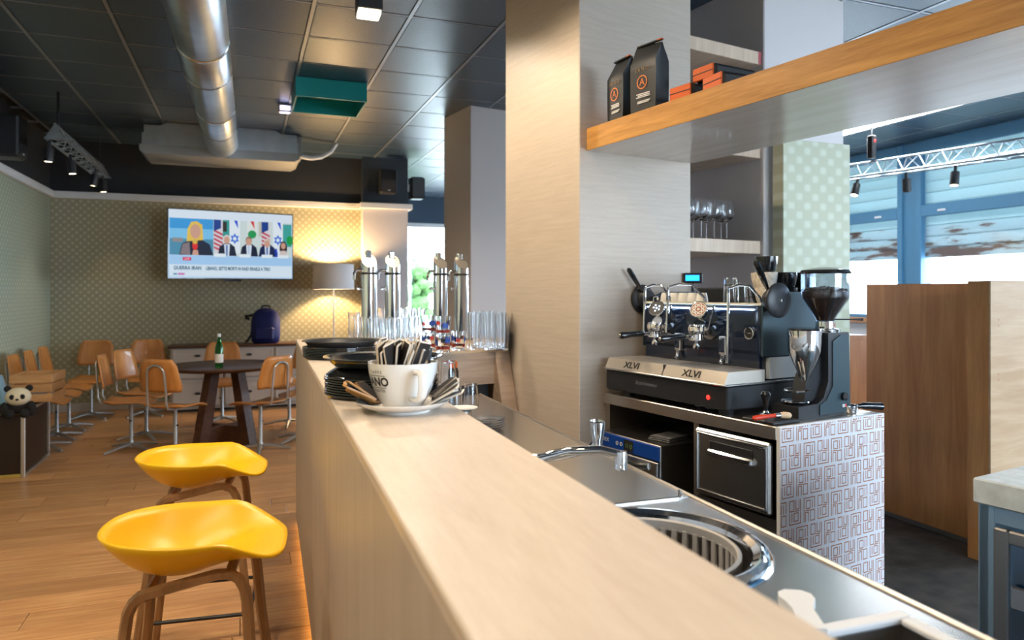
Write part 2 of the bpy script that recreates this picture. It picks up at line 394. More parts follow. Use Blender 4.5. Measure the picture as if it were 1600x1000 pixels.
cornice(XL+.05, 1.49, YB-.05, YB, 'trim_2', 'white moulding above the television wall')
struct(MB().box(XL, XL+.018, YF, YB-.02, 0, .10, .004).build('baseboard_left', M['sideboard']))
struct(MB().box(XL+.02, 1.49, YB-.018, YB, 0, .10, .004).build('baseboard_back', M['sideboard']))
# white pilaster at the end of the back wall
struct(MB().box(1.494, 2.11, 9.8, 10.5, 0, TRIM_Z-.01).build('wall_pilaster', M['pillar']), 'pale pink pilaster beside the floor lamp')
struct(MB().box(1.494, 2.11, 9.8, 10.5, TRIM_Z-.01, H+.03).build('wall_pilaster_upper', M['slate_dark']), 'slate blue head of the pilaster carrying two loudspeakers')
struct(MB().box(1.45, 2.165, 9.745, 9.8, TRIM_Z-.05, TRIM_Z+.03, .008).box(2.11, 2.165, 9.8, 10.5, TRIM_Z-.05, TRIM_Z+.03, .008).build('trim_3', M['white_trim']), 'white moulding round the pale pilaster')
# far wall beyond the pilaster, with a window
struct(MB().box(1.5, 2.80, 13.6, 13.8, 0, H+.03).build('wall_far', M['white_wall']))
struct(MB().box(5.2, XR+.2, 13.6, 13.8, 0, H+.03).build('wall_far_right', M['white_wall']))
struct(MB().box(1.5, XR+.2, 13.55, 13.8, 2.78, H+.03).build('wall_far_upper', M['blue_wall']), 'slate blue band over the far window')
struct(MB().box(1.48, 1.5, 10.13, 13.6, 0, H+.03).build('wall_recess', M['white_wall']))
wf = struct(D.objects.new('window_far', None), 'tall bright window at the far end of the room'); COL.objects.link(wf)
b = MB()
for x0, x1, z0, z1 in ((2.80,2.88,.0,2.78),(5.12,5.2,.0,2.78),(2.88,5.12,.0,.08),(2.88,5.12,2.70,2.78),(3.96,4.04,.08,2.70)): b.box(x0, x1, 13.62, 13.7, z0, z1, .005)
b.build('window_frame', M['white_trim'], wf)
MB().box(2.88, 3.96, 13.655, 13.665, .08, 2.70).build('pane', M['pane'], wf); MB().box(4.04, 5.12, 13.655, 13.665, .08, 2.70).build('pane', M['pane'], wf)
# right wall with shuttered windows
def slat_mat(name, c, rust=0.0):
    m, nt, b = newmat(name); N = nt.nodes; L = nt.links
    b.inputs['Roughness'].default_value = .5; b.inputs['Base Color'].default_value = (*c,1)
    trn = N.new('ShaderNodeBsdfTranslucent'); trn.inputs[0].default_value = (*c,1); mx = N.new('ShaderNodeMixShader'); mx.inputs[0].default_value = .24
    L.new(b.outputs[0], mx.inputs[1]); L.new(trn.outputs[0], mx.inputs[2]); L.new(mx.outputs[0], N['Material Output'].inputs[0])
    if rust:
        tc = N.new('ShaderNodeTexCoord'); oi = N.new('ShaderNodeObjectInfo'); ad = N.new('ShaderNodeVectorMath'); ad.operation = 'MULTIPLY_ADD'
        L.new(oi.outputs['Random'], ad.inputs[0]); ad.inputs[1].default_value = (9,17,5); vm = N.new('ShaderNodeVectorMath'); vm.operation = 'MULTIPLY'; vm.inputs[1].default_value = (1,.55,3); L.new(tc.outputs['Object'], vm.inputs[0]); L.new(vm.outputs[0], ad.inputs[2])
        n = N.new('ShaderNodeTexNoise'); n.inputs['Scale'].default_value = 2.2; n.inputs['Detail'].default_value = 9; n.inputs['Roughness'].default_value = .65; L.new(ad.outputs[0], n.inputs['Vector'])
        rp = N.new('ShaderNodeValToRGB'); e = rp.color_ramp.elements; e[0].position = .50; e[1].position = .56; e[0].color = (*c,1); e[1].color = (.17,.085,.055,1)
        L.new(n.outputs['Fac'], rp.inputs['Fac']); L.new(rp.outputs['Color'], b.inputs['Base Color']); L.new(rp.outputs['Color'], trn.inputs[0])
    return m
M['slat'] = slat_mat('shutter_slat', (.54,.66,.67)); M['slat_rust'] = slat_mat('rusted_shutter_slat', (.50,.60,.62), .8)
SILL = 1.08
struct(MB().box(XR, XR+.22, YF, 13.6, 0, SILL-.04).build('wall_right', M['white_wall']), 'white wall below the shuttered windows')
struct(MB().box(XR-.06, XR+.22, YF, 13.6, SILL-.04, SILL+.03, .006).build('trim_4', M['cherry']), 'dark window sill along the right wall')
wy = [(.85,3.6),(3.7,6.48),(6.68,9.4),(9.5,12.3)]
struct(MB().box(XR, XR+.22, YF, .85, SILL, H+.03).box(XR, XR+.22, 12.3, 13.6, SILL, H+.03).box(XR, XR+.22, 3.6, 3.7, SILL, H+.03).box(XR, XR+.22, 6.48, 6.68, SILL, H+.03).box(XR, XR+.22, 9.4, 9.5, SILL, H+.03).build('wall_right_piers', M['blue_frame']), 'blue piers between the shuttered windows')
sh_h = .132
def slat_mesh(L_, m):
    n = 5; vs = []; 
    pr = [(.004,0),(.004,.02),(.004,sh_h*.5),(.004,sh_h-.02),(.003,sh_h+.006),(-.003,sh_h+.006),(-.030,sh_h*.30),(-.034,.008)]
    return MB().prism(pr, 0, L_, 'y').mesh('shutter_slat', m) if False else MB().add([(a,0,b_) for a,b_ in pr]+[(a,L_,b_) for a,b_ in pr], [tuple(range(7,-1,-1)), tuple(range(8,16))]+[(i,(i+1)%8,8+(i+1)%8,8+i) for i in range(8)]).mesh('shutter_slat', m)
for wi, (a, c) in enumerate(wy):
    wd = struct(D.objects.new('window_%d' % (wi+1), None), ['blue framed shuttered window nearest the front, out of the picture','blue framed window with a rusting half lowered shutter above the pale cabinet','blue framed window with half lowered shutter beside the papered pillar','blue framed shuttered window hidden behind the pillars'][wi]); COL.objects.link(wd)
    wd.location = (XR, a, 0); L_ = c-a
    f = MB()
    for y0, y1, z0, z1 in ((0,.07,SILL+.03,H),(L_-.07,L_,SILL+.03,H),(.07,L_-.07,H-.14,H),(.07,L_-.07,2.36,2.50),(.07,L_-.07,SILL+.03,SILL+.08)): f.box(-.03,.05,y0,y1,z0,z1,.006)
    f.build('window_frame', M['blue_frame'], wd)
    for y in (.35, L_*.5, L_-.35): MB().box(-.045,-.03,y-.05,y+.05,2.40,2.425,.004).build('hinge', M['white_plastic'], wd)
    MB().box(.0,.006,.07,L_-.07,SILL+.08,2.36).build('pane', M['pane'], wd); MB().box(.0,.006,.07,L_-.07,2.50,H-.14).build('pane', M['pane'], wd)
    s0 = slat_mesh(L_-.02, M['slat']); s1 = slat_mesh(L_-.02, M['slat_rust'])
    z = 1.86 if wi else 2.98; k = 0  # shutter of the unseen first window stays raised to add daylight
    while z < H+.02:
        link('shutter_slat', s1 if (k < 3 and wi in (1,2)) else s0, wd, (.12, .01, z)); z += sh_h; k += 1
# front wall behind the photographer; unseen shopfront opening shaped so daylight enters at the right
struct(MB().box(XL-.15, 2.5, YF-.2, YF, 0, H+.03).box(2.5, XR+.2, YF-.2, YF, 2.95, H+.03).box(6.9, XR+.2, YF-.2, YF, 0, 2.95).box(2.5, 6.9, YF-.2, YF, 0, .12).build('wall_front', M['white_wall']))
wfr = struct(D.objects.new('window_front', None)); COL.objects.link(wfr)
b = MB()
for x in (2.53, 3.9, 5.4, 6.87): b.box(x-.03, x+.03, YF-.14, YF-.06, .12, 2.95, .005)
b.build('window_frame', M['blue_frame'], wfr); MB().box(2.56, 6.84, YF-.105, YF-.095, .12, 2.95).build('pane', M['pane'], wfr)
# outdoors
struct(MB().box(-30, 40, -30, 40, -.4, -.15).build('ground', M['street']), 'pale street paving outside')
bs = MB(); random.seed(8)
for k in range(140):
    a = random.random()*2*PI; q = random.random(); zz = random.random()
    bs.ball((3.55+math.cos(a)*q*.5, 16.2+math.sin(a)*q*.4, 1.0+zz*1.2-q*.3), .09+.08*random.random(), seg=6, rings=4)
sb = thing('shrub', 'green shrub seen through the far window', 'shrub', (3.55,16.2,-.15))
bo = bs.build('foliage', M['grass'], sb); bo.matrix_parent_inverse = Matrix.Translation((-3.55,-16.2,.15))
tb = MB()
for k in range(5): tb.tube([(0,0,0),(.1*math.cos(k*1.3),.1*math.sin(k*1.3),.7),(.3*math.cos(k*1.3),.25*math.sin(k*1.3),1.5)], [.03,.025,.012], 6)
tb.build('stem', M['walnut'], sb)
# ================================================================== pillars
CL, CRR, CF, CK = 2.04, 2.775, 2.86, 3.59
pl = struct(MB().box(0, CRR-CL, 0, CK-CF, 0, H+.02, .004).build('pillar', M['stone'], None, ws(CL, CF), TS), 'square pillar clad in pale streaky panels behind the bar'); tag(pl, pl['label'], 'pillar')
p2 = struct(MB().box(0, .73, 0, .9, 0, H+.02, .006).build('pillar', M['pillar'], None, ws(3.35, 2.86), TS), 'pale pink plaster pillar right of the wine glass shelves'); tag(p2, p2['label'], 'pillar')
x_, y_, z_ = cv(-.408, 7.04)
p3 = struct(MB().box(0, .62, 0, .62, 0, H+.02, .006).build('pillar', M['pillar'], None, (x_, y_, 0), TS), 'pale plaster pillar behind the beer taps'); tag(p3, p3['label'], 'pillar')
bp = thing('papered_screen', 'pale green lattice papered board fixed to the pillar behind the grinder', 'wall panel', (2.858, 3.27, 0), 0)
MB().box(0, .49, 0, .09, 0, 2.318, .003).build('papered_board', M['paper_p'], bp)
# shelves between the two pillars
nb = struct(MB().box(0, .575, 0, .03, 0, H+.02).build('wall_niche', M['pillar'], None, ws(2.775, 3.56), TS), 'plaster back of the glass niche')
for z, lab in ((2.77,'topmost beech shelf between the pillars, pink tape on its end'),(2.225,'middle beech shelf half hidden by the long oak shelf'),(1.67,'beech shelf carrying the wine glasses'),(1.13,'lowest beech shelf behind the espresso machine')):
    t = thing('wall_shelf', lab, 'shelf', ws(2.78, 2.88, z), TS, 'beech shelves between the pillars')
    MB().box(0, .565, 0, .66, 0, .075, .003).build('board', M['shelf'], t)
    if z > 2.7: MB().box(.545, .5655, -.0015, .0, .002, .073).build('tape', mat('pink_tape', (.55,.12,.14), .5), t)
# ceiling linear light near the window side
t = thing('linear_ceiling_light', 'long bright linear ceiling light beyond the oak shelf', 'ceiling light', (6.2, 6.1, H-.004), 0)
MB().box(-.17, .17, -1.28, 1.6, -.05, 0, .006).build('housing', M['white_plastic'], t); MB().box(-.15, .15, -1.26, 1.58, -.056, -.0505).build('diffuser', M['tube_light'], t)
# ================================================================== the bar (turned 1.6 degrees)
BZ = 1.15; N0, N1 = .165, .466; TF = 4.74
bar = thing('bar_counter', 'long pale streaky bar counter running away from the camera', 'bar', wb(0,0), TB)
MB().box(N0, N1, -.8, TF, BZ-.022, BZ, .003).build('bar_top', M['bartop'], bar)
MB().box(N0+.002, N0+.03, -.8, TF-.002, .045, BZ-.0225, .002).build('front_panel', M['barface'], bar)
MB().box(N0+.03, N1-.004, TF-.03, TF-.004, .045, BZ-.0225, .002).build('end_panel', M['barface'], bar)
MB().box(N1-.03, N1-.004, -.8, TF-.03, .0, BZ-.0225, .002).build('back_panel', M['barface'], bar)
MB().box(N0+.10, N0+.12, -.8, TF-.10, .0, .10).build('plinth', M['black_satin'], bar)
MB().box(N0+.035, N0+.055, -.8, TF-.08, .05, .058).build('led_strip', M['led_strip'], bar)['label'] = 'amber strip light under the bar front'
# steel worktop behind the bar
WZ = .90; WN = 1.083
wt = thing('steel_worktop', 'brushed steel worktop behind the bar with a rolled edge', 'worktop', wb(0,0), TB)
RC, RR = (.77, 1.362), .252
b = MB(); seg = 48
ring = [(RC[0]+(RR-.012)*math.cos(2*PI*k/seg), RC[1]+(RR-.012)*math.sin(2*PI*k/seg)) for k in range(seg)]
def plate(b, x0, x1, y0, y1, z, hole, ax):       # plate with a round hole: fan from the hole to the rectangle border
    n = len(hole); vs = [(h[0],h[1],z) for h in hole]; bd = []
    for h in hole:
        dx, dy = h[0]-RC[0], h[1]-RC[1]
        s = min(((x1-RC[0])/dx if dx > 1e-9 else 1e9), ((x0-RC[0])/dx if dx < -1e-9 else 1e9), ((y1-RC[1])/dy if dy > 1e-9 else 1e9), ((y0-RC[1])/dy if dy < -1e-9 else 1e9))
        bd.append((RC[0]+dx*s, RC[1]+dy*s, z))
    vs += bd; fs = [(k,(k+1)%n,n+(k+1)%n,n+k) for k in range(n)]
    for (cx, cy) in ((x0,y0),(x1,y0),(x1,y1),(x0,y1)):
        k = min(range(n), key=lambda i: -((bd[i][0]-RC[0])*(cx-RC[0])+(bd[i][1]-RC[1])*(cy-RC[1]))/math.hypot(bd[i][0]-RC[0],bd[i][1]-RC[1]))
        # corner triangle between the two border points around the corner
        ang = math.atan2(cy-RC[1], cx-RC[0]) % (2*PI); i0 = int(ang/(2*PI)*n) % n
        vs.append((cx,cy,z)); fs.append((n+i0, n+(i0+1)%n, len(vs)-1))
    b.add(vs, fs)
plate(b, N1+.002, WN-.012, RC[1]-.30, RC[1]+.30, WZ, ring, 0)
b.build('hob_plate', M['steel'], wt, smooth=0)
MB().box(N1+.002, WN-.012, .94, RC[1]-.30, WZ-.03, WZ).build('near_top', M['steel'], wt)
MB().box(N1+.002, .60, -.6, .94, WZ-.03, WZ).box(1.014, WN-.012, -.6, .94, WZ-.03, WZ).box(.60, 1.014, -.6, .45, WZ-.03, WZ).build('well_surround', M['steel'], wt)
MB().box(N1+.002, WN-.012, RC[1]+.302, 3.70, WZ-.03, WZ+.001).build('far_top', M['steel'], wt)
MB().tube([(N1+.01, RC[1]+.301, WZ+.002), (WN-.05, RC[1]+.301, WZ+.002), (WN-.03, RC[1]+.33, WZ+.012), (WN-.02, RC[1]+.33, WZ+.004)], .004, 6).build('seam', M['steel_dark'], wt)
MB().box(WN-.012, WN, -.6, 3.70, WZ-.045, WZ+.006, .004).build('rolled_edge', M['warmsteel'], wt)  # strip whose warm tint stands in for a reflection along the edge
MB().box(WN-.03, WN-.012, -.6, 3.70, .05, WZ-.03).build('back_panel', M['steel_dark'], wt)
# round sink with ring and slotted strainer drum
sk = thing('round_sink', 'round steel sink set into the worktop with a slotted strainer drum', 'sink', wb(RC[0], RC[1], WZ), TB)
MB().lathe([(RR-.04,-.002),(RR-.036,.008),(RR-.022,.016),(RR-.006,.014),(RR+.004,.006),(RR+.006,.0005)], 64).build('rim', M['chrome'], sk)
MB().lathe([(RR-.04,-.002),(RR-.042,-.05),(RR-.045,-.20),(RR-.08,-.235),(.03,-.24),(0,-.24)], 48).build('bowl', M['steel_dark'], sk)
IR = RR-.058; zt, zb = .004, -.13
b = MB(); b.lathe([(IR,zt-.02),(IR,zt),(IR-.006,zt+.004),(IR-.010,zt),(IR-.010,zt-.02),(IR,zt-.02)], 64)
b.lathe([(IR-.004,zb),(IR-.004,zb-.012),(IR-.012,zb-.012),(IR-.012,zb),(IR-.004,zb)], 64).build('drum_ring', M['basket'], sk)
bar_m = MB().box(-.005, .005, -.007, .007, zb, zt-.015, .002).mesh('drum_bar', M['basket'])
for k in range(44):
    a = 2*PI*k/44; link('drum_bar', bar_m, sk, ((IR-.006)*math.cos(a), (IR-.006)*math.sin(a), 0), a)
# taps
def spout(label, base, pts, head, kind):
    t = thing('sink_tap', label, 'tap', wb(*base[:2], WZ), TB, 'chrome taps over the worktop')
    q = [(p[0]-base[0], p[1]-base[1], p[2]-WZ) for p in pts]
    MB().tube(q, .0125, 12).build('spout', M['chrome'], t)
    MB().lathe([(0,0),(.03,0),(.03,.008),(.022,.02),(.02,.06),(.016,.07),(0,.07)], 20).build('tap_base', M['chrome'], t)
    h = (head[0]-base[0], head[1]-base[1], head[2]-WZ)
    if kind == 0: MB().lathe([(0,-.022),(.014,-.022),(.016,-.004),(.022,.024),(.024,.045),(.02,.048),(.016,.03),(0,.028)], 20, h).build('tap_head', M['chrome'], t)
    else: MB().lathe([(0,.014),(.015,.014),(.017,.0),(.017,-.03),(.012,-.034),(0,-.03)], 20, h).build('tap_head', M['chrome'], t)
spout('chrome spray tap standing upright at the far side of the sink', (.56,1.97), [(.56,1.97,.95),(.57,1.97,.965),(.62,1.94,.975),(.76,1.87,.985),(.85,1.825,1.01),(.865,1.815,1.03)], (.868,1.813,1.043), 0)
spout('chrome swan neck tap curving over the worktop', (.56,1.73), [(.56,1.73,.95),(.575,1.73,.985),(.63,1.71,1.02),(.72,1.68,1.045),(.80,1.655,1.047),(.845,1.64,1.035)], (.85,1.638,1.03), 1)
# white rimmed container set into the near end of the worktop
cn = thing('inset_container', 'white rimmed rectangular container sunk into the near worktop', 'container', wb(0,0), TB)
b = MB()
x0, x1, y0, y1 = .60, 1.014, .45, .94
for a, c_, d_, e_ in ((x0,x1,y0,y0+.028),(x0,x1,y1-.028,y1),(x0,x0+.028,y0+.028,y1-.028),(x1-.028,x1,y0+.028,y1-.028)): b.box(a,c_,d_,e_,WZ,WZ+.012,.003)
b.build('rim', M['white_plastic'], cn)
MB().box(x0+.02,x1-.02,y0+.02,y1-.02,WZ-.17,WZ-.16).box(x0+.02,x0+.028,y0+.02,y1-.02,WZ-.16,WZ).box(x1-.028,x1-.02,y0+.02,y1-.02,WZ-.16,WZ).box(x0+.028,x1-.028,y0+.02,y0+.028,WZ-.16,WZ).box(x0+.028,x1-.028,y1-.028,y1-.02,WZ-.16,WZ).build('well', M['steel_dark'], cn)
# white scoop on the worktop
sc_ = thing('plastic_scraper', 'white plastic scraper lying on the worktop by the white rimmed container', 'scraper', wb(.862,1.005,WZ), TB+R(-28))
pl_ = [(-.020,-.10),(-.017,-.03),(-.022,-.005),(-.030,.015),(-.028,.035),(-.014,.048),(.014,.048),(.028,.035),(.030,.015),(.022,-.005),(.017,-.03),(.020,-.10)]
MB().prism(pl_, .004, .020).build('blade', M['white_plastic'], sc_); MB().prism([(p[0]*.8,p[1]*.8) for p in pl_], .0, .004).build('underside', M['white_plastic'], sc_)
# ------------------------------------------------------------------ round trays on the bar
ORD = ['first','second','third','fourth','fifth','sixth','seventh','eighth','ninth']
def tray_prof(R_, h, lip): return [(0,0),(R_*.80,0),(R_*.86,h*.35),(R_*.90,h*.8),(R_-lip*.2,h),(R_,h),(R_,h-.003),(R_*.915,h*.72),(R_*.875,h*.3),(R_*.81,-.003),(0,-.003)]
def flat_prof(R_, h): return [(0,.003),(R_*.93,.003),(R_*.985,h),(R_,h),(R_,h-.004),(R_*.96,h-.006),(R_*.945,0),(0,0)]
def tray_stack(n, t, R_, cnt, dz, lab, flip):
    x, y, z = wb(n, t, BZ); zc = 0
    fm = MB().lathe(flat_prof(R_*.97, dz+.005), 48).mesh('round_tray', M['black'])
    for k in range(cnt):
        o = link('round_tray', fm, None, (x+random.uniform(-.002,.002), y, z+zc+.001)); zc += dz
        tag(o, 'black round tray, %s from the bottom of the %s stack on the bar' % (ORD[k], lab), 'tray', 'stacked black trays, %s stack' % lab)
    if flip:
        o = MB().lathe([(0,.022),(R_*.74,.022),(R_*.78,.020),(R_*.92,.005),(R_*.95,.0),(R_*.93,.0),(R_*.77,.017),(0,.019)], 48).build('round_tray', M['black'], None, (x, y, z+zc+.007))
        tag(o, 'black tray turned upside down under the top tray of the nearer stack', 'tray'); zc += .025
    o = MB().lathe(tray_prof(R_*1.02, .024, .02), 48).build('round_tray', M['black_satin'] if not flip else M['black'], None, (x+.004, y-.003, z+zc+.010))
    tag(o, 'wide rimmed black tray on top of the %s stack' % lab, 'tray')
tray_stack(.312, 3.36, .170, 7, .0066, 'farther', False)
tray_stack(.318, 2.12, .170, 8, .0068, 'nearer', True)
# ------------------------------------------------------------------ big cup of sugar sachets
mx, my, mz = wb(.322, 1.80, BZ)
sa = MB().lathe([(0,.004),(.060,.004),(.064,.0),(.068,.0),(.070,.006),(.100,.014),(.115,.024),(.117,.027),(.114,.028),(.098,.019),(.066,.011),(0,.011)], 48).build('saucer', M['white'], None, (mx,my,mz), 0)
tag(sa, 'large white saucer under the oversized cup on the bar', 'saucer')
cup = thing('oversized_cup', 'oversized white cup with black lettering, full of sugar sachets', 'cup', (mx,my,mz+.012), 0)
def cup_r(z): 
    t = max(0, min(1, z/.112)); return .046 + .041*math.sin(t*PI/2)**.8
prof = [(0,.004),(.044,.004),(.045,0),(.047,.0)] + [(cup_r(z), z) for z in (.006,.015,.028,.042,.058,.074,.09,.104,.110)] + [(.0875,.1125),(.0845,.1125),(.083,.108)] + [(cup_r(z)-.0045, z) for z in (.09,.06,.035,.016)] + [(0,.012)]
MB().lathe(prof, 48).build('body', M['white'], cup)
ha = R(-93)                                    # handle points toward the photographer
hp = [(cup_r(.092)-.004,0,.092),(.110,0,.094),(.121,0,.086),(.122,0,.060),(.114,0,.038),(.096,0,.026),(cup_r(.026)-.004,0,.026)]
MB().tube(hp, .0095, 10, flat=(1.25,.75)).build('handle', M['white'], cup, rz=ha+R(14))
def wrap(name, s, size, z, ang, m, xs=1.0, **k):
    me = text_mesh(name, s, size, m, extrude=0.0, xs=xs, **k)
    bm = bmesh.new(); bm.from_mesh(me); bmesh.ops.subdivide_edges(bm, edges=[e for e in bm.edges if e.calc_length() > .006], cuts=2); bm.to_mesh(me); bm.free()
    for v in me.vertices:
        zz = z+v.co.y; r = cup_r(zz)+.0006; a = ang + v.co.x/.086; v.co = (r*math.cos(a), r*math.sin(a), zz)
    return link(name, me, cup)
for a in (R(-152), R(-8)):
    wrap('lettering', 'C A F F E', .0105, .092, a, M['ink_black']); wrap('lettering', 'IANO', .030, .068, a, M['ink_black'], xs=1.0, bold=.0009); wrap('lettering', 'ROASTER', .0105, .046, a, M['ink_black'], xs=1.05)
    for zz in (.084, .054):
        b = MB(); vs = []; 
        for k in range(13):
            q = a + (k-6)*.056; r0 = cup_r(zz-.0007)+.0006; r1 = cup_r(zz+.0007)+.0006
            vs += [(r0*math.cos(q), r0*math.sin(q), zz-.0007), (r1*math.cos(q), r1*math.sin(q), zz+.0007)]
        b.add(vs, [(2*k,2*k+2,2*k+3,2*k+1) for k in range(12)]).build('printed_line', M['ink_black'], cup)
def sachet(edge, face, name):
    b = MB(); w_, h_ = .018, .042; t_ = .0026
    b.add([(-w_,0,0),(w_,0,0),(w_,0,2*h_),(-w_,0,2*h_),(-w_*.96,-t_,h_*.10),(w_*.96,-t_,h_*.10),(w_*.96,-t_,h_*1.92),(-w_*.96,-t_,h_*1.92),(-w_*.96,t_,h_*.10),(w_*.96,t_,h_*.10),(w_*.96,t_,h_*1.92),(-w_*.96,t_,h_*1.92)],
          [(0,1,5,4),(1,2,6,5),(2,3,7,6),(3,0,4,7),(1,0,8,9),(2,1,9,10),(3,2,10,11),(0,3,11,8)], 0)
    b.add([(-w_*.96,-t_,h_*.10),(w_*.96,-t_,h_*.10),(w_*.96,-t_,h_*1.92),(-w_*.96,-t_,h_*1.92)], [(0,1,2,3)], 1)
    b.add([(-w_*.96,t_,h_*.10),(w_*.96,t_,h_*.10),(w_*.96,t_,h_*1.92),(-w_*.96,t_,h_*1.92)], [(3,2,1,0)], 1)
    return b.mesh(name, [edge, face], smooth=0, fix=False)
s_w = sachet(M['sachet_w'], M['sachet_b'], 'sugar_sachet'); s_g = sachet(M['sachet_g'], M['sachet_b'], 'sugar_sachet_gold')
random.seed(12)
for i in range(84):
    q = math.sqrt((i+.5)/84)*.060; a = i*2.39996
    x, y = q*math.cos(a), q*math.sin(a); gold = x > .025 and i % 3 == 0
    o = link('sugar_sachet', s_g if gold else s_w, None, (mx+x, my+y, mz+.074+random.uniform(0,.026)), (-y*4.5+random.uniform(-.12,.12), x*6+random.uniform(-.12,.12), -YAW+R(90)+random.uniform(-.8,.8)))
    tag(o, 'gold edged sugar sachet standing in the oversized cup' if gold else 'black and white sugar sachet standing in the oversized cup', 'sachet', 'sachets in the cup')
for side, m_, nn in ((R(168), s_g, 9), (R(-12), s_w, 7)):
    for k in range(nn):
        a = side + R(7)*(k-nn/2) + random.uniform(-.05,.05); rr = .070 + .003*(k % 3)
        o = link('sugar_sachet', m_, None, (mx+rr*math.cos(a), my+rr*math.sin(a), mz+.016+.0025*k), (R(62)+random.uniform(-.22,.12), random.uniform(-.25,.25), a+R(90)))
        tag(o, 'gold edged sugar sachet lying on the left of the saucer' if m_ is s_g else 'black and white sugar sachet lying on the right of the saucer', 'sachet', 'sachets on the saucer')
# ------------------------------------------------------------------ bar stools
def sstep(t): t = max(0, min(1, t)); return t*t*(3-2*t)
def shell():
    nr, na = 14, 56; vs = [(0,0,0)]; fs = []
    def rim(c):
        f = min(1, max(0, (c-.30)/.70)); f = f*f*(3-2*f)
        return .120 + .010*max(0,-c) - .066*f
    for i in range(1, nr+1):
        q = i/nr
        for k in range(na):
            ph = 2*PI*k/na; c, s_ = math.cos(ph), math.sin(ph)
            e = 2.3 + .9*max(0,c); rad = (abs(c)**e + abs(s_)**e)**(-1/e)
            a = .238; bb = .212
            cc = rad*c; f = q**(2.3+.7*max(0,-c))
            narrow = .80 + .20*q
            vs.append((a*rad*q*c, bb*rad*q*s_, rim(max(-1, min(1, rad*c)))*f + (1-f)*.050*sstep((a*rad*q*c+.03)/.20)))
    for k in range(na): fs.append((0, 1+k, 1+(k+1)%na))
    for i in range(nr-1):
        for k in range(na): fs.append((1+i*na+k, 1+i*na+(k+1)%na, 1+(i+1)*na+(k+1)%na, 1+(i+1)*na+k))
    return MB().add(vs, fs)
def make_stool(lab):
    t = thing('bar_stool', lab, 'bar stool', (0,0,0), 0, 'yellow bar stools at the bar')
    o = shell().build('seat_shell', M['yellow'], t, (0,0,.688)); md = o.modifiers.new('thick', 'SOLIDIFY'); md.thickness = .009; md.offset = -1
    for sy in (-1, 1):
        q = [(-.215,sy*.205,0),(-.155,sy*.150,.50)] + [(-.145+.05*(1-math.cos(R(a))), sy*.135, .60+.080*math.sin(R(a))) for a in (0,25,50,75,90)] + [(.07,sy*.13,.712)] + [(.09+.055*math.sin(R(a)), sy*.135, .635+.080*math.cos(R(a))) for a in (15,40,65,90)] + [(.155,sy*.150,.50),(.215,sy*.205,0)]
        mid = 7
        b = MB().tube(q, [.015]*len(q), 6, flat=(1.25,1.0)); b.build('leg_frame', M['ash'], t)
    for sx in (-1, 1): MB().tube([(sx*.10,-.13,.688+.018*sx),(sx*.10,.13,.688+.018*sx)], .014, 6).build('seat_rail', M['ash'], t)
    for sx in (-1, 1): MB().tube([(sx*.19,-.18,.24),(sx*.19,.18,.24)], .007, 8).build('footrest', M['black_satin'], t)
    for sy in (-1, 1): MB().tube([(-.19,sy*.18,.24),(.19,sy*.18,.24)], .007, 8).build('footrest', M['black_satin'], t)
    MB().tube([(-.163,-.158,.45),(-.15,-.15,.455),(.15,-.15,.455),(.163,-.158,.47)], .007, 8).build('cross_bar', M['black_satin'], t)
    return t
st = make_stool('yellow shell bar stool nearest the camera'); st.location = (-.125, 2.16, 0); st.rotation_euler.z = R(-6)
dup(st, (-.155, 3.07, 0), R(-6), 'yellow shell bar stool farther along the bar')
# ================================================================== beer counter beside the pillar
CZ = 1.125
bc = thing('beer_counter', 'wooden beer tap counter between the bar and the clad pillar', 'counter', ws(0,0), TS)
poly = [(1.245,3.535),(2.036,3.535),(2.036,3.60),(2.36,3.60),(2.36,4.75),(1.475,4.75)]
MB().prism(poly, CZ-.012, CZ).build('counter_top', M['counterwood'], bc)
MB().box(1.26, 1.939, 3.537, 3.56, CZ-.19, CZ-.0125).build('apron', M['apron'], bc)
MB().prism([(3.56,0),(3.21,0),(3.5365,CZ-.0125),(3.56,CZ-.0125)], 1.94, 2.034, 'x').build('side_leg', M['apron'], bc)
MB().box(1.30, 1.93, 3.60, 3.62, .0, CZ-.19).build('back_board', M['black_satin'], bc)
MB().box(1.48, 2.36, 4.70, 4.74, .0, CZ-.0125).build('rear_board', M['apron'], bc)
MB().box(2.30, 2.355, 3.62, 4.69, .0, CZ-.0125).build('end_board', M['apron'], bc)
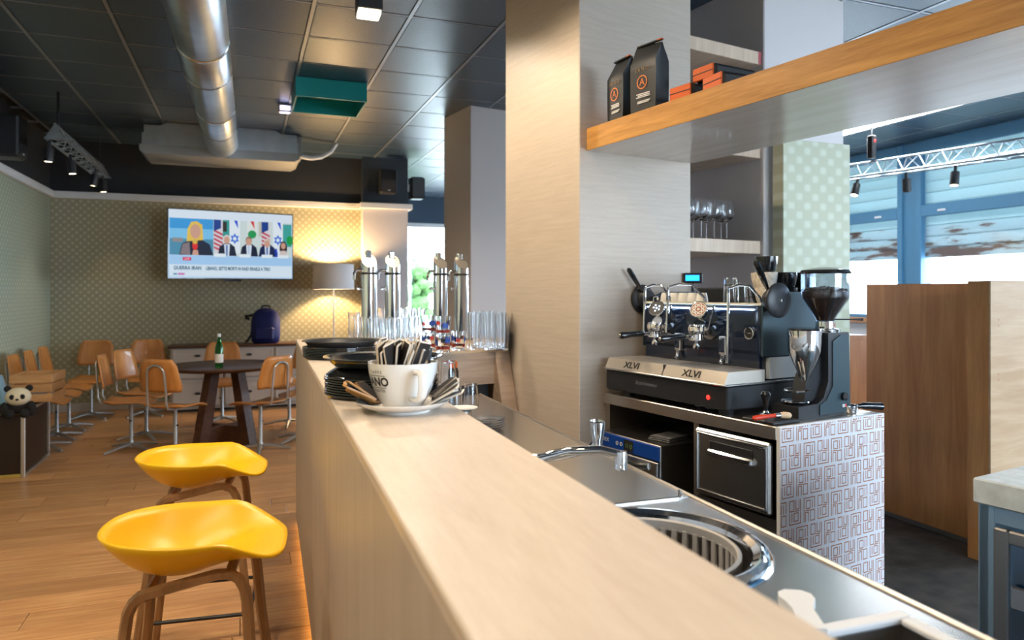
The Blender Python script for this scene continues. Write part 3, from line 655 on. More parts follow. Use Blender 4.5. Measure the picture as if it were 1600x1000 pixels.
# beer taps
def make_tap(lab):
    t = thing('beer_tap', lab, 'beer tap', (0,0,0), 0, 'chrome beer towers')
    r = .047
    MB().lathe([(0,0),(.065,0),(.066,.008),(.05,.014),(r,.02),(r,.435),(0,.435)], 28).build('column', M['chrome'], t)
    MB().lathe([(r+.001,.433),(r+.0025,.436),(r+.0025,.444),(r+.001,.447)], 28).build('ring', M['black_satin'], t)
    b = MB(); n = 28; vs = []                                        # head cut off at a slant
    for k in range(n): a = 2*PI*k/n; vs.append((r*math.cos(a), r*math.sin(a), .446))
    for k in range(n): a = 2*PI*k/n; vs.append((r*math.cos(a), r*math.sin(a), .520+.045*math.sin(a)))
    b.add(vs, [tuple(range(n-1,-1,-1)), tuple(range(n,2*n))]+[(k,(k+1)%n,n+(k+1)%n,n+k) for k in range(n)]).build('head', M['chrome'], t)
    MB().add([(.96*r*math.cos(2*PI*k/n), .96*r*math.sin(2*PI*k/n), .5206+.0432*math.sin(2*PI*k/n)) for k in range(n)], [tuple(range(n))]).build('slanted_cap', M['tray_steel'], t, fix=False)  # paler disc stands in for the bright reflection on the slanted cut
    MB().box(-.018,.018,.012,.048,.535,.585,.006).build('tap_handle', M['chrome'], t)
    MB().tube([(-r,0,.46),(-r-.03,0,.46),(-r-.045,0,.44),(-r-.045,0,.40)], .009, 10).build('spigot', M['chrome'], t)
    MB().lathe([(0,-.012),(.010,-.010),(.012,0),(.008,.010),(0,.012)], 12, (-r-.02,0,.345)).build('valve_knob', M['chrome'], t)
    MB().tube([(-r,0,.345),(-r-.02,0,.345)], .005, 8).build('valve_stem', M['chrome'], t)
    return t
tp = make_tap('leftmost chrome beer tap, in front of the pink pilaster'); tp.location = ws(1.475, 4.32, CZ)
for v, l in ((1.629,'second chrome beer tap from the left'),(1.961,'third chrome beer tap from the left, before the bright window'),(2.115,'rightmost chrome beer tap, before the dark side of the pillar')): dup(tp, ws(v, 4.32, CZ), R(12)*(v > 1.9), l)
# ------------------------------------------------------------------ glasses
def glass_mesh(name, R0, R1, h, wall=.003, wave=0.0, foot=.010):
    n = 9; o = []; i_ = []
    for k in range(n+1):
        t = k/n; r = R0+(R1-R0)*t + wave*math.sin(t*PI*2)
        o.append((r, h*t)); i_.append((r-wall, foot+(h-foot)*t))
    return MB().lathe([(0,0)]+o+i_[::-1]+[(0,foot)], 20).mesh(name, M['glass'])
g_beer = glass_mesh('beer_glass', .029, .037, .175, wave=.003); g_tall = glass_mesh('tall_glass', .028, .038, .215, wave=.0035); g_str = glass_mesh('straight_glass', .033, .036, .205)
g_tum = glass_mesh('tumbler', .033, .041, .105); g_pr = glass_mesh('printed_tumbler', .036, .043, .105)
def inv(me): m2 = me.copy(); m2.transform(Matrix.Rotation(PI,4,'X')); zmin = min(v.co.z for v in m2.vertices); m2.transform(Matrix.Translation((0,0,-zmin))); return m2
g_tumi = inv(g_tum)
def glass_at(me, px, d, z, lab, grp, name='beer_glass'):
    o = link(name, me, None, cv((px-800)/1120*d, d, z), random.random()*6); tag(o, lab, 'glass', grp); return o
def bz(px, d): return BZ if .9467*(px-800)/1120*d+.3221*d < N1+.03 else CZ
for px, d in ((553,4.32),(572,4.25),(592,4.12),(611,4.05),(630,4.0),(561,4.55),(600,4.28),(640,4.15),(581,4.62),(618,4.22),(646,4.32),(583,4.02),(602,3.90)):
    glass_at(g_beer, px, d, bz(px,d)+.001, 'beer glass in the cluster behind the farther tray stack', 'beer glasses left of the taps')
for px, d in ((598,4.80),(620,4.86),(640,4.70),(656,4.50),(636,4.50),(608,4.98),(630,5.05),(650,4.90)):
    glass_at(g_tall, px, d, CZ+.001, 'taller curved beer glass behind the beer glass cluster', 'tall glasses by the taps', 'tall_glass')
for px, d in ((738,4.20),(757,4.16),(776,4.12),(792,4.22),(748,4.36),(767,4.32),(785,4.40),(757,4.52),(777,4.50),(743,4.06),(765,4.02),(785,3.98),(793,4.08)):
    glass_at(g_str, px, d, CZ+.001, 'tall straight glass in the rows beside the clad pillar', 'straight glasses beside the pillar', 'straight_glass')
def printed(px, d, z, lab, rz):
    t = thing('printed_tumbler', lab, 'glass', cv((px-800)/1120*d, d, z), rz, 'red and blue printed tumblers')
    link('glass', g_pr, t)
    for k, (mm, z0, z1, a0, a1) in enumerate(((M['tumbler_red'],.020,.034,0,5.2),(M['tumbler_blue'],.050,.075,.2,1.1),(M['tumbler_blue'],.044,.07,2.4,3.2),(M['tumbler_red'],.06,.08,1.5,2.1),(M['tumbler_blue'],.055,.082,4.3,5.1),(M['tumbler_red'],.048,.066,5.3,5.9))):
        b = MB(); n = 10; vs = []
        for i in range(n+1):
            a = a0+(a1-a0)*i/n; dz = 0 if k == 0 else .006*math.sin(i*1.7)
            for z in (z0+dz, z1-dz): r = .036+.007*z/.105+.0006; vs.append((r*math.cos(a), r*math.sin(a), z))
        b.add(vs, [(2*i,2*i+2,2*i+3,2*i+1) for i in range(n)]).build('print', mm, t)
    return t
for px, d, z, lab, rz in ((692,3.80,CZ+.001,'red and blue printed tumbler in front, bottom of its stack',.5),(692,3.80,CZ+.090,'red and blue printed tumbler on top of the front stack',2.0),(670,3.98,CZ+.001,'printed tumbler at the left of the group, bottom of two',3.1),(670,3.98,CZ+.090,'printed tumbler at the left of the group, stacked on another',4.4),(716,3.98,CZ+.001,'single printed tumbler at the right of the group',5.1),(704,4.08,CZ+.001,'printed tumbler at the back of the group',1.2)): printed(px, d, z, lab, rz)
# upturned tumblers and saucers on the steel worktop
for n, t_, k in ((.93,3.36,0),(.83,3.28,0),(.83,3.40,0),(.74,3.30,0),(.83,3.40,1),(.75,3.42,0),(.75,3.42,1)):
    o = link('tumbler', g_tumi, None, wb(n, t_, WZ+.002+k*.107), 0); tag(o, 'upturned clear tumbler on the worktop' if not k else 'clear tumbler stacked on an upturned one on the worktop', 'glass', 'tumblers on the worktop')
b1 = thing('bottle', 'small dark bottle with amber cap among the tumblers', 'bottle', wb(.88,3.50,WZ+.001), 0)
MB().lathe([(0,0),(.026,0),(.027,.01),(.027,.15),(.02,.17),(.0,.17)], 20).build('body', M['black'], b1); MB().lathe([(.021,.169),(.021,.20),(0,.20)], 16).build('cap', M['bag_orange'], b1)
sm = MB().lathe([(0,.002),(.035,.002),(.037,0),(.06,.009),(.061,.011),(.036,.005),(0,.005)], 32)
smw = sm.mesh('saucer', M['white']); smg = sm.mesh('glass_dish', M['glass'])
for k in range(4):
    o = link('glass_dish', smg, None, wb(.845,2.76,WZ+.002+.0095*k), 0); tag(o, 'small glass dish in a stack on the worktop', 'dish', 'stacked glass dishes')
gt = link('tumbler', g_tumi, None, wb(.78,2.93,WZ+.002), 0); tag(gt, 'upturned tumbler under a white saucer', 'glass'); gt.scale = (1,1,.45)
o = link('saucer', smw, None, wb(.78,2.93,WZ+.052), 0); tag(o, 'white saucer lying on an upturned tumbler', 'saucer')
# wine glasses on the shelf
wg = MB().lathe([(0,0),(.036,0),(.037,.002),(.012,.006),(.0045,.012),(.004,.095),(.012,.103),(.034,.118),(.042,.14),(.040,.165),(.031,.205),(.0302,.205),(.039,.165),(.0408,.14),(.033,.120),(.010,.1055),(0,.105)], 24).mesh('wine_glass', M['glass'])
for k, (v, u) in enumerate(((2.84,2.96),(2.945,2.955),(3.05,2.96),(3.155,2.965),(2.89,3.06),(2.995,3.07),(3.10,3.07),(3.21,3.06))):
    o = link('wine_glass', wg, None, ws(v, u, 1.746), 0); tag(o, 'clear wine glass, %s from the left in the %s row on the niche shelf' % (ORD[k % 4], 'front' if k < 4 else 'back'), 'wine glass', 'wine glasses on the shelf'); o.scale = (1.12,1.12,1.12)
# ================================================================== oak shelf over the back bar
SZ0, SZ1 = 2.143, 2.251; SX0, SX1 = 2.085, 2.78
sh = thing('oak_shelf', 'long thick oak shelf fixed to the clad pillar over the coffee station', 'shelf', ws(0,0), TS)
MB().box(SX0+.002, SX1-.002, -1.0, CF-.001, SZ0, SZ1-.002, .001).build('underside_board', M['oak_under'], sh)
MB().box(SX0-.002, SX0+.0019, -1.0, CF-.0012, SZ0, SZ1, .0008).build('front_edge', M['oak'], sh)
MB().box(SX0+.002, SX1, -1.0, CF-.0015, SZ1-.0019, SZ1).build('top_veneer', M['oak'], sh)
MB().box(SX0+.1, SX0+.14, -.96, -.92, SZ1, H+.02).box(SX1-.14, SX1-.1, -.96, -.92, SZ1, H+.02).build('hanger', M['black_satin'], sh)
# coffee bags
def coffee_bag(lab, v, u, rz, w_, h_, dp, lean):
    t = thing('coffee_bag', lab, 'coffee bag', ws(v, u, SZ1+.001), TS+rz, 'standing coffee bags')
    nz = 10; vs = []; fs = []
    for i in range(nz+1):
        q = i/nz; z = h_*q
        d_ = dp*(1 - .0*q) if q < .7 else dp*(1-(q-.7)/.3*.93)
        w2 = w_*(1+.04*math.sin(q*PI)); oy = lean*max(0,q-.7)/.3
        for a, c_ in ((-.5,-.5),(0,-.54),(.5,-.5),(.5-.06*(q > .3),0),(.5,.5),(0,.54),(-.5,.5),(-.5+.06*(q > .3),0)):
            vs.append((c_*d_+dp*.0 + (0 if q < .7 else (q-.7)*.05), a*w2+oy*.2, z + (lean*.25*a if q > .85 else 0)))
    for i in range(nz):
        for k in range(8): fs.append((i*8+k, i*8+(k+1)%8, (i+1)*8+(k+1)%8, (i+1)*8+k))
    fs += [tuple(range(7,-1,-1)), tuple(range(nz*8,nz*8+8))]
    MB().add(vs, fs).build('pouch', M['bag'], t, smooth=50)
    MB().box(-.003,.012,-w_*.5,w_*.5,h_-.004,h_+.004,.002).build('seal', M['bag'], t); MB().box(-.004,.013,-w_*.5-.001,-w_*.32,h_-.003,h_+.0045,.002).build('seal_tip', M['bag_orange'], t)
    xf = -dp*.545-.0012; rr = (PI/2,0,-PI/2)
    text('lettering', 'I A N O', .026, M['ink_gold'], t, (xf,0,h_*.60), rr, xs=.9)
    b = MB(); b.lathe([(.026,0),(.031,0),(.031,.0006),(.026,.0006),(.026,0)], 32, (0,0,0), 0, Matrix.Rotation(PI/2,4,'Y')); b.build('emblem_ring', M['ink_orange'], t, (xf-.0006,0,h_*.42))
    text('emblem_letter', 'A', .046, M['ink_orange'], t, (xf-.0006,0,h_*.42), rr)
    for k, (dz, ww) in enumerate(((.255,.62),(.232,.5),(.21,.64),(.15,.52),(.13,.55))):
        MB().box(xf-.0006, xf, -w_*ww*.5-.01*(k%2), w_*ww*.5-.012, h_*dz-.0022, h_*dz+.0022).build('printed_line', M['ink_white'], t)
    return t
coffee_bag('smaller standing black coffee bag beside the clad pillar', 2.145, 2.665, R(-4), .125, .295, .075, .0)
coffee_bag('taller standing black coffee bag with its top leaning', 2.150, 2.475, R(6), .148, .315, .085, .06)
def flat_bag(lab, v, u, z, rz, tilt=0):
    t = thing('coffee_bag', lab, 'coffee bag', ws(v, u, z), (0, tilt, TS+rz), 'lying coffee bags')
    MB().box(.004,.25,-.062,.062,0,.062,.014).build('pouch', M['bag'], t); MB().box(-.004,.004,-.060,.060,.003,.059,.004).build('pouch_base', M['bag_orange'], t)['label'] = 'orange folded base of the bag'
    MB().box(-.006,-.004,-.058,.058,.030,.033).build('fold', M['ink_black'], t); MB().box(.25,.30,-.058,.058,.028,.036,.003).build('seal', M['bag'], t)
flat_bag('black coffee bag lying with its orange base beside the tall bag', 2.11, 2.235, SZ1+.001, R(3))
flat_bag('black coffee bag lying at the right end, orange base and shiny side', 2.115, 2.06, SZ1+.001, R(-8))
flat_bag('black coffee bag lying on top of two others', 2.15, 2.145, SZ1+.064, R(-2))
flat_bag('black coffee bag lying at the back behind the standing bags', 2.36, 2.33, SZ1+.001, R(80))
# ================================================================== coffee station (turned with the pillars)
def rebase(root, p):
    m = Matrix.Rotation(root.rotation_euler.z, 3, 'Z') @ Vector(p); root.location = Vector(root.location) + m
    for c in [o for o in D.objects if o.parent == root]: c.location = Vector(c.location) - Vector(p)
rebase(bar, (.315, 2.0, 0)); rebase(wt, (.77, 1.6, 0)); rebase(cn, (.8, .7, WZ)); rebase(bc, (1.8, 4.1, 0)); rebase(sh, (2.43, 1.0, SZ0))
V0, V1, U0, U1, ZS = 2.175, 2.81, 1.80, 2.85, .95
sn = thing('coffee_station', 'steel coffee station cabinet with open bay and patterned white end', 'cabinet', ws(0,0), TS)
MB().box(V0, V1, U0+.002, U1, ZS-.05, ZS, .003).build('top', M['warmsteel'], sn)
MB().box(V0+.02, V1, 2.215, 2.245, .0, ZS-.05).build('divider', M['warmsteel'], sn)
MB().box(V0+.02, V1, U1-.03, U1, .0, ZS-.05).build('side_panel', M['warmsteel'], sn)
MB().box(V1-.02, V1, U0+.02, U1-.03, .0, ZS-.05).build('back_panel', M['black_satin'], sn)
MB().box(V0+.02, V1-.02, 2.245, U1-.03, .30, .325).build('bay_floor', M['steel_dark'], sn)
MB().box(V0+.03, V0+.05, U0+.02, U1-.03, .0, .30).build('kick_panel', M['steel_dark'], sn)
MB().box(V0+.012, V0+.035, U0+.015, 2.215, .30, .60).build('lower_panel', M['steel_dark'], sn)
ep = MB().box(V0, V1, U0-.016, U0+.0015, .0, ZS+.001, .002).build('end_panel', M['print_panel'], sn); ep['label'] = 'white end panel with terracotta line pattern'
# line pattern printed on the end panel
pb = MB(); lw = .0019
def seg_(x0, z0, x1, z1, vmin, vmax, zmax):
    a0, a1 = sorted((x0, x1)); c0, c1 = sorted((z0, z1)); a0 -= lw; a1 += lw; c0 -= lw; c1 += lw
    a0 = max(a0, vmin); a1 = min(a1, vmax); c0 = max(c0, .02); c1 = min(c1, zmax)
    if a1-a0 < .0008 or c1-c0 < .0008: return
    y = U0-.0165; pb.add([(a0,y,c0),(a1,y,c0),(a1,y,c1),(a0,y,c1)], [(0,1,2,3)])
def glyph(ox, oz, w_, h_, flip):
    P_ = lambda a, b_: (ox+(1-a if flip else a)*w_, oz+(1-b_ if flip else b_)*h_)
    def pl_(*pts):
        for p, q in zip(pts[:-1], pts[1:]):
            A, B = P_(*p), P_(*q); seg_(A[0],A[1],B[0],B[1], V0+.003, V1-.003, ZS-.003)
    pl_((0,.56),(0,1),(.40,1),(.40,.56),(0,.56)); pl_((.58,1),(.58,.62),(.86,.62),(.86,1)); pl_((1.0,.5),(1.0,1))
    pl_((0,.46),(0,0),(1,0),(1,.44)); pl_((.22,.46),(.22,.12)); pl_((.42,.12),(.42,.46),(.78,.46),(.78,.12),(.42,.12)); pl_((.5,.54),(.86,.54))
cw, chh = .081, .088
for r_ in range(11):
    for c_ in range(-1, 10):
        glyph(V0+.01+c_*cw - (r_ % 2)*.04, ZS-.055-r_*(chh+.016), cw*.76, chh, (c_+r_) % 2)
pb.build('printed_pattern', M['ink_brown'], sn, smooth=0, fix=False)
# drawer door in the right bay
dr = MB().box(V0-.012, V0+.012, U0+.022, 2.205, .615, .885, .008).build('drawer_front', M['steel'], sn)
b = MB()
for u0, u1, z0, z1 in ((U0+.032,U0+.042,.63,.872),(2.185,2.195,.63,.872),(U0+.042,2.185,.862,.872),(U0+.042,2.185,.63,.638)): b.box(V0-.018,V0-.012,u0,u1,z0,z1,.002)
b.build('door_bead', M['chrome'], dr)
MB().box(V0-.016,V0-.0125,1.90,2.12,.795,.845,.001).build('handle_recess', M['black_satin'], dr); MB().box(V0-.030,V0-.0125,1.895,2.125,.785,.812,.006).build('handle', M['chrome'], dr)
rebase(sn, (2.5, 2.3, 0))
# glasswasher under the machine
gw = thing('glasswasher', 'undercounter glasswasher with a blue control panel', 'glasswasher', ws(2.11, 2.37, .326), TS)
MB().box(.012, .50, 0, .435, 0, .452, .004).build('body', M['steel_dark'], gw)
MB().box(.0, .011, .0, .435, .385, .45, .003).build('control_panel', M['blue_panel'], gw)
MB().box(-.004, .011, .004, .431, .05, .38, .004).build('door', M['steel'], gw); MB().tube([(-.004,.06,.355),(-.035,.12,.35),(-.042,.2175,.348),(-.035,.315,.35),(-.004,.375,.355)], .012, 8, flat=(1,1.4)).build('handle', M['chrome'], gw)
text('brand_lettering', 'SYDEX', .026, M['ink_white'], gw, (-.0012,.385,.420), (PI/2,0,-PI/2))
for k, u in enumerate((.285,.255,.215,.185)): MB().lathe([(.006,0),(.009,0),(.009,.0015),(.006,.0015),(.006,0)], 16, (0,u,.417), 0, Matrix.Rotation(-PI/2,4,'Y')).build('button', M['ink_white'] if k < 2 else M['grass'], gw)
MB().box(-.0012,0,.17,.235,.392,.443).build('display', M['ink_black'], gw)
cl = MB(); 
for k in range(3): cl.box(-.09+.004*k,.09-.003*k,-.06,.06-.004*k,.007*k,.007*k+.0065,.003)
tag(cl.build('folded_cloth', M['grey_cloth'], None, ws(2.27,2.47,.7785), TS+R(10)), 'folded grey cloth lying on the glasswasher', 'cloth')
# ------------------------------------------------------------------ espresso machine
em = thing('espresso_machine', 'black two group espresso machine with steel drip tray', 'espresso machine', ws(0,0), TS)
ma, mb_ = 2.034, 2.817
MB().box(2.17, 2.80, ma, mb_, .975, 1.072, .006).build('base', M['black_satin'], em)
for v in (2.235, 2.74):
    for u in (ma+.07, mb_-.10): MB().lathe([(0,0),(.030,0),(.034,.026),(0,.026)], 18, (v,u,ZS)).build('foot', M['black_satin'], em)
MB().box(2.155, 2.80, ma-.004, mb_+.004, 1.072, 1.080, .002).build('tray_rim', M['steel'], em)
def block(u0, u1, name):                        # drip tray half with a sloping front
    b = MB(); s = [(2.162,1.080),(2.185,1.128),(2.395,1.128),(2.395,1.080)]
    b.prism([(p[0],p[1]) for p in s], u0, u1, 'y'); return b.build(name, M['tray_steel'], em, smooth=20)
block(ma+.008, 2.405, 'drip_tray'); block(2.412, mb_-.004, 'drip_tray'); MB().box(2.175,2.39,2.404,2.413,1.081,1.127).build('tray_gap', M['ink_black'], em)
sl = math.atan2(.048,.023)
for u in (2.235, 2.625): text('lettering', 'XLVI', .042, M['ink_black'], em, (2.1722, u, 1.1035), (sl,0,-PI/2), extrude=.0008, xs=1.25, bold=.0008)
b = MB()
for k in range(11): b.box(2.215,2.375, ma+.04+k*.033, ma+.052+k*.033, 1.1281, 1.1287)
b.build('tray_slots', M['steel_dark'], em)
text('badge_lettering', 'Steamhammer', .026, M['steel'], em, (2.1688, 2.52, 1.030), (PI/2,0,-PI/2), shear=.3, xs=1.0)
MB().ball((2.167,2.135,1.018),.004,.010,.010,10,6).build('pilot_light', mat('red_pilot', (.5,.01,.01), .3, emit=(1,.03,.02), es=1.2), em)
for u in (2.16,2.22): MB().lathe([(0,-.01),(.016,-.008),(.018,0),(0,.0)], 14, (2.20,u,.976)).build('leveller', M['chrome'], em)
MB().box(2.40, 2.80, ma+.04, mb_-.03, 1.08, 1.20).build('lower_body', M['machine'], em)
MB().box(2.40, 2.80, 2.06, 2.80, 1.18, 1.392, .006).build('front_body', M['machine'], em)
for u0, u1 in ((2.052,2.060),(2.80,2.808)): MB().prism([(2.395,1.18),(2.82,1.18),(2.82,1.45),(2.52,1.45),(2.395,1.40)], u0, u1, 'y').build('side_panel', M['teal_side'], em)
MB().box(2.44, 2.81, 2.055, 2.0745, 1.085, 1.175).build('lit_recess', mat('white_acrylic', (.7,.76,.8), .3), em)  # white plate painted as the glow under the body
MB().box(2.395, 2.445, 2.062, 2.80, 1.392, 1.402, .003).build('top_rail', M['cream'], em)
MB().box(2.445, 2.80, 2.062, 2.80, 1.388, 1.394).build('cup_tray', M['steel_dark'], em)
b = MB()
for p, q in (((2.45,2.07,1.425),(2.79,2.07,1.425)),((2.79,2.07,1.425),(2.79,2.79,1.425)),((2.79,2.79,1.425),(2.45,2.79,1.425))): b.tube([p,q], .005, 8)
for v, u in ((2.45,2.07),(2.79,2.07),(2.79,2.43),(2.79,2.79),(2.45,2.79)): b.tube([(v,u,1.39),(v,u,1.425)], .004, 8)
b.build('cup_rail', M['chrome'], em)
MB().box(2.78, 2.815, 2.2, 2.7, 1.205, 1.21).build('cool_light', M['cool_led'], em)
# blue glowing work light under the top of the front
MB().box(2.392, 2.3985, 2.10, 2.77, 1.372, 1.378).build('work_light', M['cool_led'], em)['label'] = 'bluish work light strip over the groups'
# groups
def group(u, dial):
    v = 2.30
    MB().tube([(2.40,u,1.26),(2.36,u,1.285),(2.32,u,1.30)], [.03,.034,.036], 16).build('group_neck', M['chrome'], em)
    g = MB().lathe([(0,0),(.036,0),(.038,.004),(.038,.034),(.034,.040),(0,.040)], 28, (2.315,u,1.265)).build('group_head', M['chrome'], em)
    for k in range(10): a = 2*PI*k/10; MB().box(-.0005,.002,-.006,.006,-.009,.009,.002).build('window_bead', M['cup_print'], g, (2.315+.0378*math.cos(a), u+.0378*math.sin(a), 1.285), a)
    Mx = Matrix.Rotation(R(-58), 4, 'Y') @ Matrix.Rotation(R(24), 4, 'X')
    c = (2.318,u-.004,1.372)
    h = MB().lathe([(0,-.050),(.020,-.050),(.030,-.036),(.039,-.006),(.041,.0),(.039,.004),(.036,.003)], 32, c, 0, Mx).build('dial_housing', M['chrome'], em)
    f = MB().lathe([(.036,.002),(0,.002)], 32, c, 0, Mx).build('dial_face', M['ink_black'] if dial == 0 else M['ink_brown'], em)
    if dial == 0:
        b = MB()
        for k, (a, q) in enumerate(((-.010,.012),(.010,.012),(-.014,-.004),(.0,.0),(.014,-.002),(.0,-.016))): b.lathe([(0,.0035),(.0035,.003)], 8, tuple(Vector(c)+Mx @ Vector((q,a,0))), 0, Mx)
        b.build('dial_lights', M['cool_led'], h)
    else:
        b = MB(); b.lathe([(.033,.003),(.037,.003)], 32, c, 0, Mx); b.lathe([(0,.0035),(.006,.003)], 12, c, 0, Mx)
        for k in range(8): a = 2*PI*k/8; b.lathe([(.004,.0032),(.0085,.0032)], 12, tuple(Vector(c)+Mx @ Vector((.021*math.cos(a),.021*math.sin(a),0))), 0, Mx)
        b.build('dial_rosette', M['white'], h)
    MB().tube([(2.36,u-.055,1.385),(2.345,u-.05,1.33),(2.33,u-.045,1.275)], .005, 8).build('chrome_strut', M['chrome'], em); MB().tube([(2.36,u-.02,1.385),(2.36,u-.055,1.385)], .005, 8).build('chrome_strut', M['chrome'], em)
    p = MB().lathe([(0,0),(.030,0),(.034,.004),(.034,.028),(0,.028)], 24, (2.31,u,1.234)).build('portafilter', M['chrome'], em)
    MB().tube([(2.28,u,1.250),(2.235,u+.004,1.252)], .008, 10).build('portafilter_neck', M['chrome'], p)
    MB().tube([(2.24,u+.004,1.252),(2.225,u+.006,1.252),(2.17,u+.012,1.250),(2.125,u+.016,1.247),(2.112,u+.017,1.246)], [.012,.015,.0135,.018,.013], 14).build('handle', M['black'], p)
    MB().ball((2.110,u+.017,1.246),.004,.009,.009,12,6).build('end_cap', M['warmsteel'], p)
    MB().tube([(2.31,u,1.236),(2.31,u,1.222),(2.31,u-.012,1.210),(2.31,u-.014,1.198)], .007, 8).build('spout', M['chrome'], p); MB().tube([(2.31,u,1.222),(2.31,u+.012,1.210),(2.31,u+.014,1.198)], .007, 8).build('spout', M['chrome'], p)
group(2.62, 0); group(2.345, 1)
def wand(u, v, zt, zb_, dx, name='steam_wand'):
    q = [(2.42,u+dx,1.395),(2.415,u+dx*.95,1.425)] + [(2.41-(2.41-v)*.25, u+dx*.6, zt-.004),(2.41-(2.41-v)*.6, u+dx*.25, zt),(v+.012,u+.01,zt-.014),(v,u,zt-.035),(v-.003,u-.002,(zt+zb_)/2),(v-.012,u-.006,zb_+.02),(v-.013,u-.006,zb_)]
    MB().tube(q, .0062, 10).build(name, M['chrome'], em)
wand(2.71, 2.325, 1.485, 1.235, -.08); wand(2.52, 2.30, 1.487, 1.26, -.12); wand(2.165, 2.315, 1.48, 1.15, -.085)
# steam levers: big discs with paddle handles
def lever(u, s, ang):
    Mx = Matrix.Rotation(R(90)*s, 4, 'X')
    k = MB().lathe([(0,0),(.042,0),(.048,.012),(.05,.035),(.066,.040),(.072,.046),(.073,.054),(.066,.060),(.03,.064),(0,.065)], 36, (2.43,u,1.415), 0, Mx).build('steam_knob', M['black_satin'], em)
    MB().lathe([(0,0),(.008,0),(.006,.004),(0,.005)], 12, (2.43,u-s*(-.0655) if s < 0 else u-.0655,1.415), 0, Mx).build('knob_cap', M['chrome'], k)
    uu = u-.02*s
    d_ = Vector((math.cos(ang), 0, math.sin(ang))); o_ = Vector((2.43,uu,1.415))
    MB().tube([o_+d_*.04, o_+d_*.065, o_+d_*.09, o_+d_*.15, o_+d_*.185, o_+d_*.195], [.008,.009,.013,.017,.015,.006], 12, flat=(1,.75)).build('paddle', M['black'], k)
lever(2.052, 1, R(122)); lever(2.80, -1, R(128))
g = MB().lathe([(0,.0),(.024,0),(.027,.005),(.026,.012),(.022,.013),(.021,.008),(0,.008)], 28, (2.400,2.12,1.275), 0, Matrix.Rotation(-PI/2,4,'Y')).build('pressure_gauge', M['chrome'], em)
MB().lathe([(.0205,.009),(0,.009)], 24, (2.400,2.12,1.275), 0, Matrix.Rotation(-PI/2,4,'Y')).build('gauge_face', M['ink_black'], g); MB().box(2.3895,2.3905,2.108,2.128,1.2742,1.2760).build('needle', M['ink_white'], g)
for u in (2.265, 2.545):
    MB().box(2.375,2.3985,u-.025,u+.012,1.175,1.255,.003).build('sight_plate', M['warmsteel'], em); MB().box(2.372,2.3748,u-.020,u+.006,1.185,1.248).build('sight_glass', M['machine'], em)
    MB().tube([(2.385,u-.005,1.172),(2.38,u-.005,1.15),(2.37,u-.005,1.138)], .010, 10).build('drain_tap', M['chrome'], em)
rebase(em, (2.48, 2.42, ZS))
# ------------------------------------------------------------------ on top of the machine
def cup_mesh(name, r, h, m): return MB().lathe([(0,.003),(r*.62,.003),(r*.64,0),(r*.70,.0),(r*.85,h*.3),(r*.97,h*.7),(r,h),(r*.93,h),(r*.9,h*.7),(r*.78,h*.3),(0,h*.15)], 24).mesh(name, m)
cw_ = inv(cup_mesh('espresso_cup', .030, .050, M['white'])); cb_ = cup_mesh('cappuccino_cup', .049, .072, M['black']); cp_ = cup_mesh('cappuccino_cup', .049, .072, M['cup_print'])
TZ = 1.3945
for k in range(5):
    o = link('espresso_cup', cw_, None, ws(2.485, 2.735-.062*k*(1), TZ+.001), 0); tag(o, 'upturned white espresso cup, %s from the left in the row on the machine' % ORD[k], 'cup', 'white espresso cups on the machine')
for (v, u, n, lab, mm) in ((2.63,2.125,2,'black','bb'),(2.53,2.15,3,'stack','ppb'),(2.605,2.235,2,'stack','bp'),(2.735,2.125,2,'black','bb'),(2.715,2.24,2,'black','bb')):
    for k in range(n):
        c_ = mm[k]; o = link('cappuccino_cup', cb_ if c_ == 'b' else cp_, None, ws(v, u, TZ+.001+k*.068), k*.7)
        lb = ('black cappuccino cup crowning the tallest cup stack' if (mm == 'ppb' and c_ == 'b') else 'black cappuccino cup stacked on the espresso machine' if c_ == 'b' else 'speckled cream cup in the stacks on the espresso machine'); tag(o, lb, 'cup', 'cups stacked on the machine')
kb = MB().box(-.06,.06,-.10,.10,0,.075,.008).build('tamping_box', M['black_satin'], None, ws(2.66,2.545,TZ+.001), TS); tag(kb, 'black box standing on the espresso machine behind the white cups', 'box')
kc = thing('black_canister', 'black lidded canister on the espresso machine', 'canister', ws(2.60,2.375,TZ+.001), 0)
MB().lathe([(0,0),(.040,0),(.042,.004),(.042,.075),(0,.075)], 24).build('body', M['black_satin'], kc); MB().lathe([(.044,.074),(.044,.086),(.01,.090),(.01,.098),(0,.098)], 24).build('lid', M['black'], kc)
for v, u, k in ((2.52,2.295,0),(2.52,2.295,1),(2.515,2.225,0)):
    o = link('tumbler', g_tumi, None, ws(v-.03, u+.02, TZ+.001+.03*k), 0); tag(o, 'clear tumbler on the espresso machine beside the cup stacks' if not k else 'clear tumbler nested over another on the espresso machine', 'glass', 'tumblers on the machine'); o.scale = (.85,.85,.85)
# till display on a stalk, at the pillar
td = thing('till_display', 'small till display with a lit blue screen on a stalk', 'display', ws(2.765,2.835,0), TS+R(-40)); td.location.z = ZS+.001
MB().tube([(0,0,0),(0,0,.545)], .008, 8).build('stalk', M['black_satin'], td); MB().tube([(.02,.0,.30),(.025,.01,.50),(.0,.02,.545)], .005, 8).build('cable', M['black_satin'], td); MB().lathe([(0,0),(.03,0),(.03,.006),(0,.008)], 16).build('foot', M['black_satin'], td)
MB().box(-.05,.05,-.03,.035,.545,.60,.005).build('casing', M['black_satin'], td); MB().box(-.040,.032,-.0325,-.0305,.558,.588).build('screen', M['cyan_screen'], td)
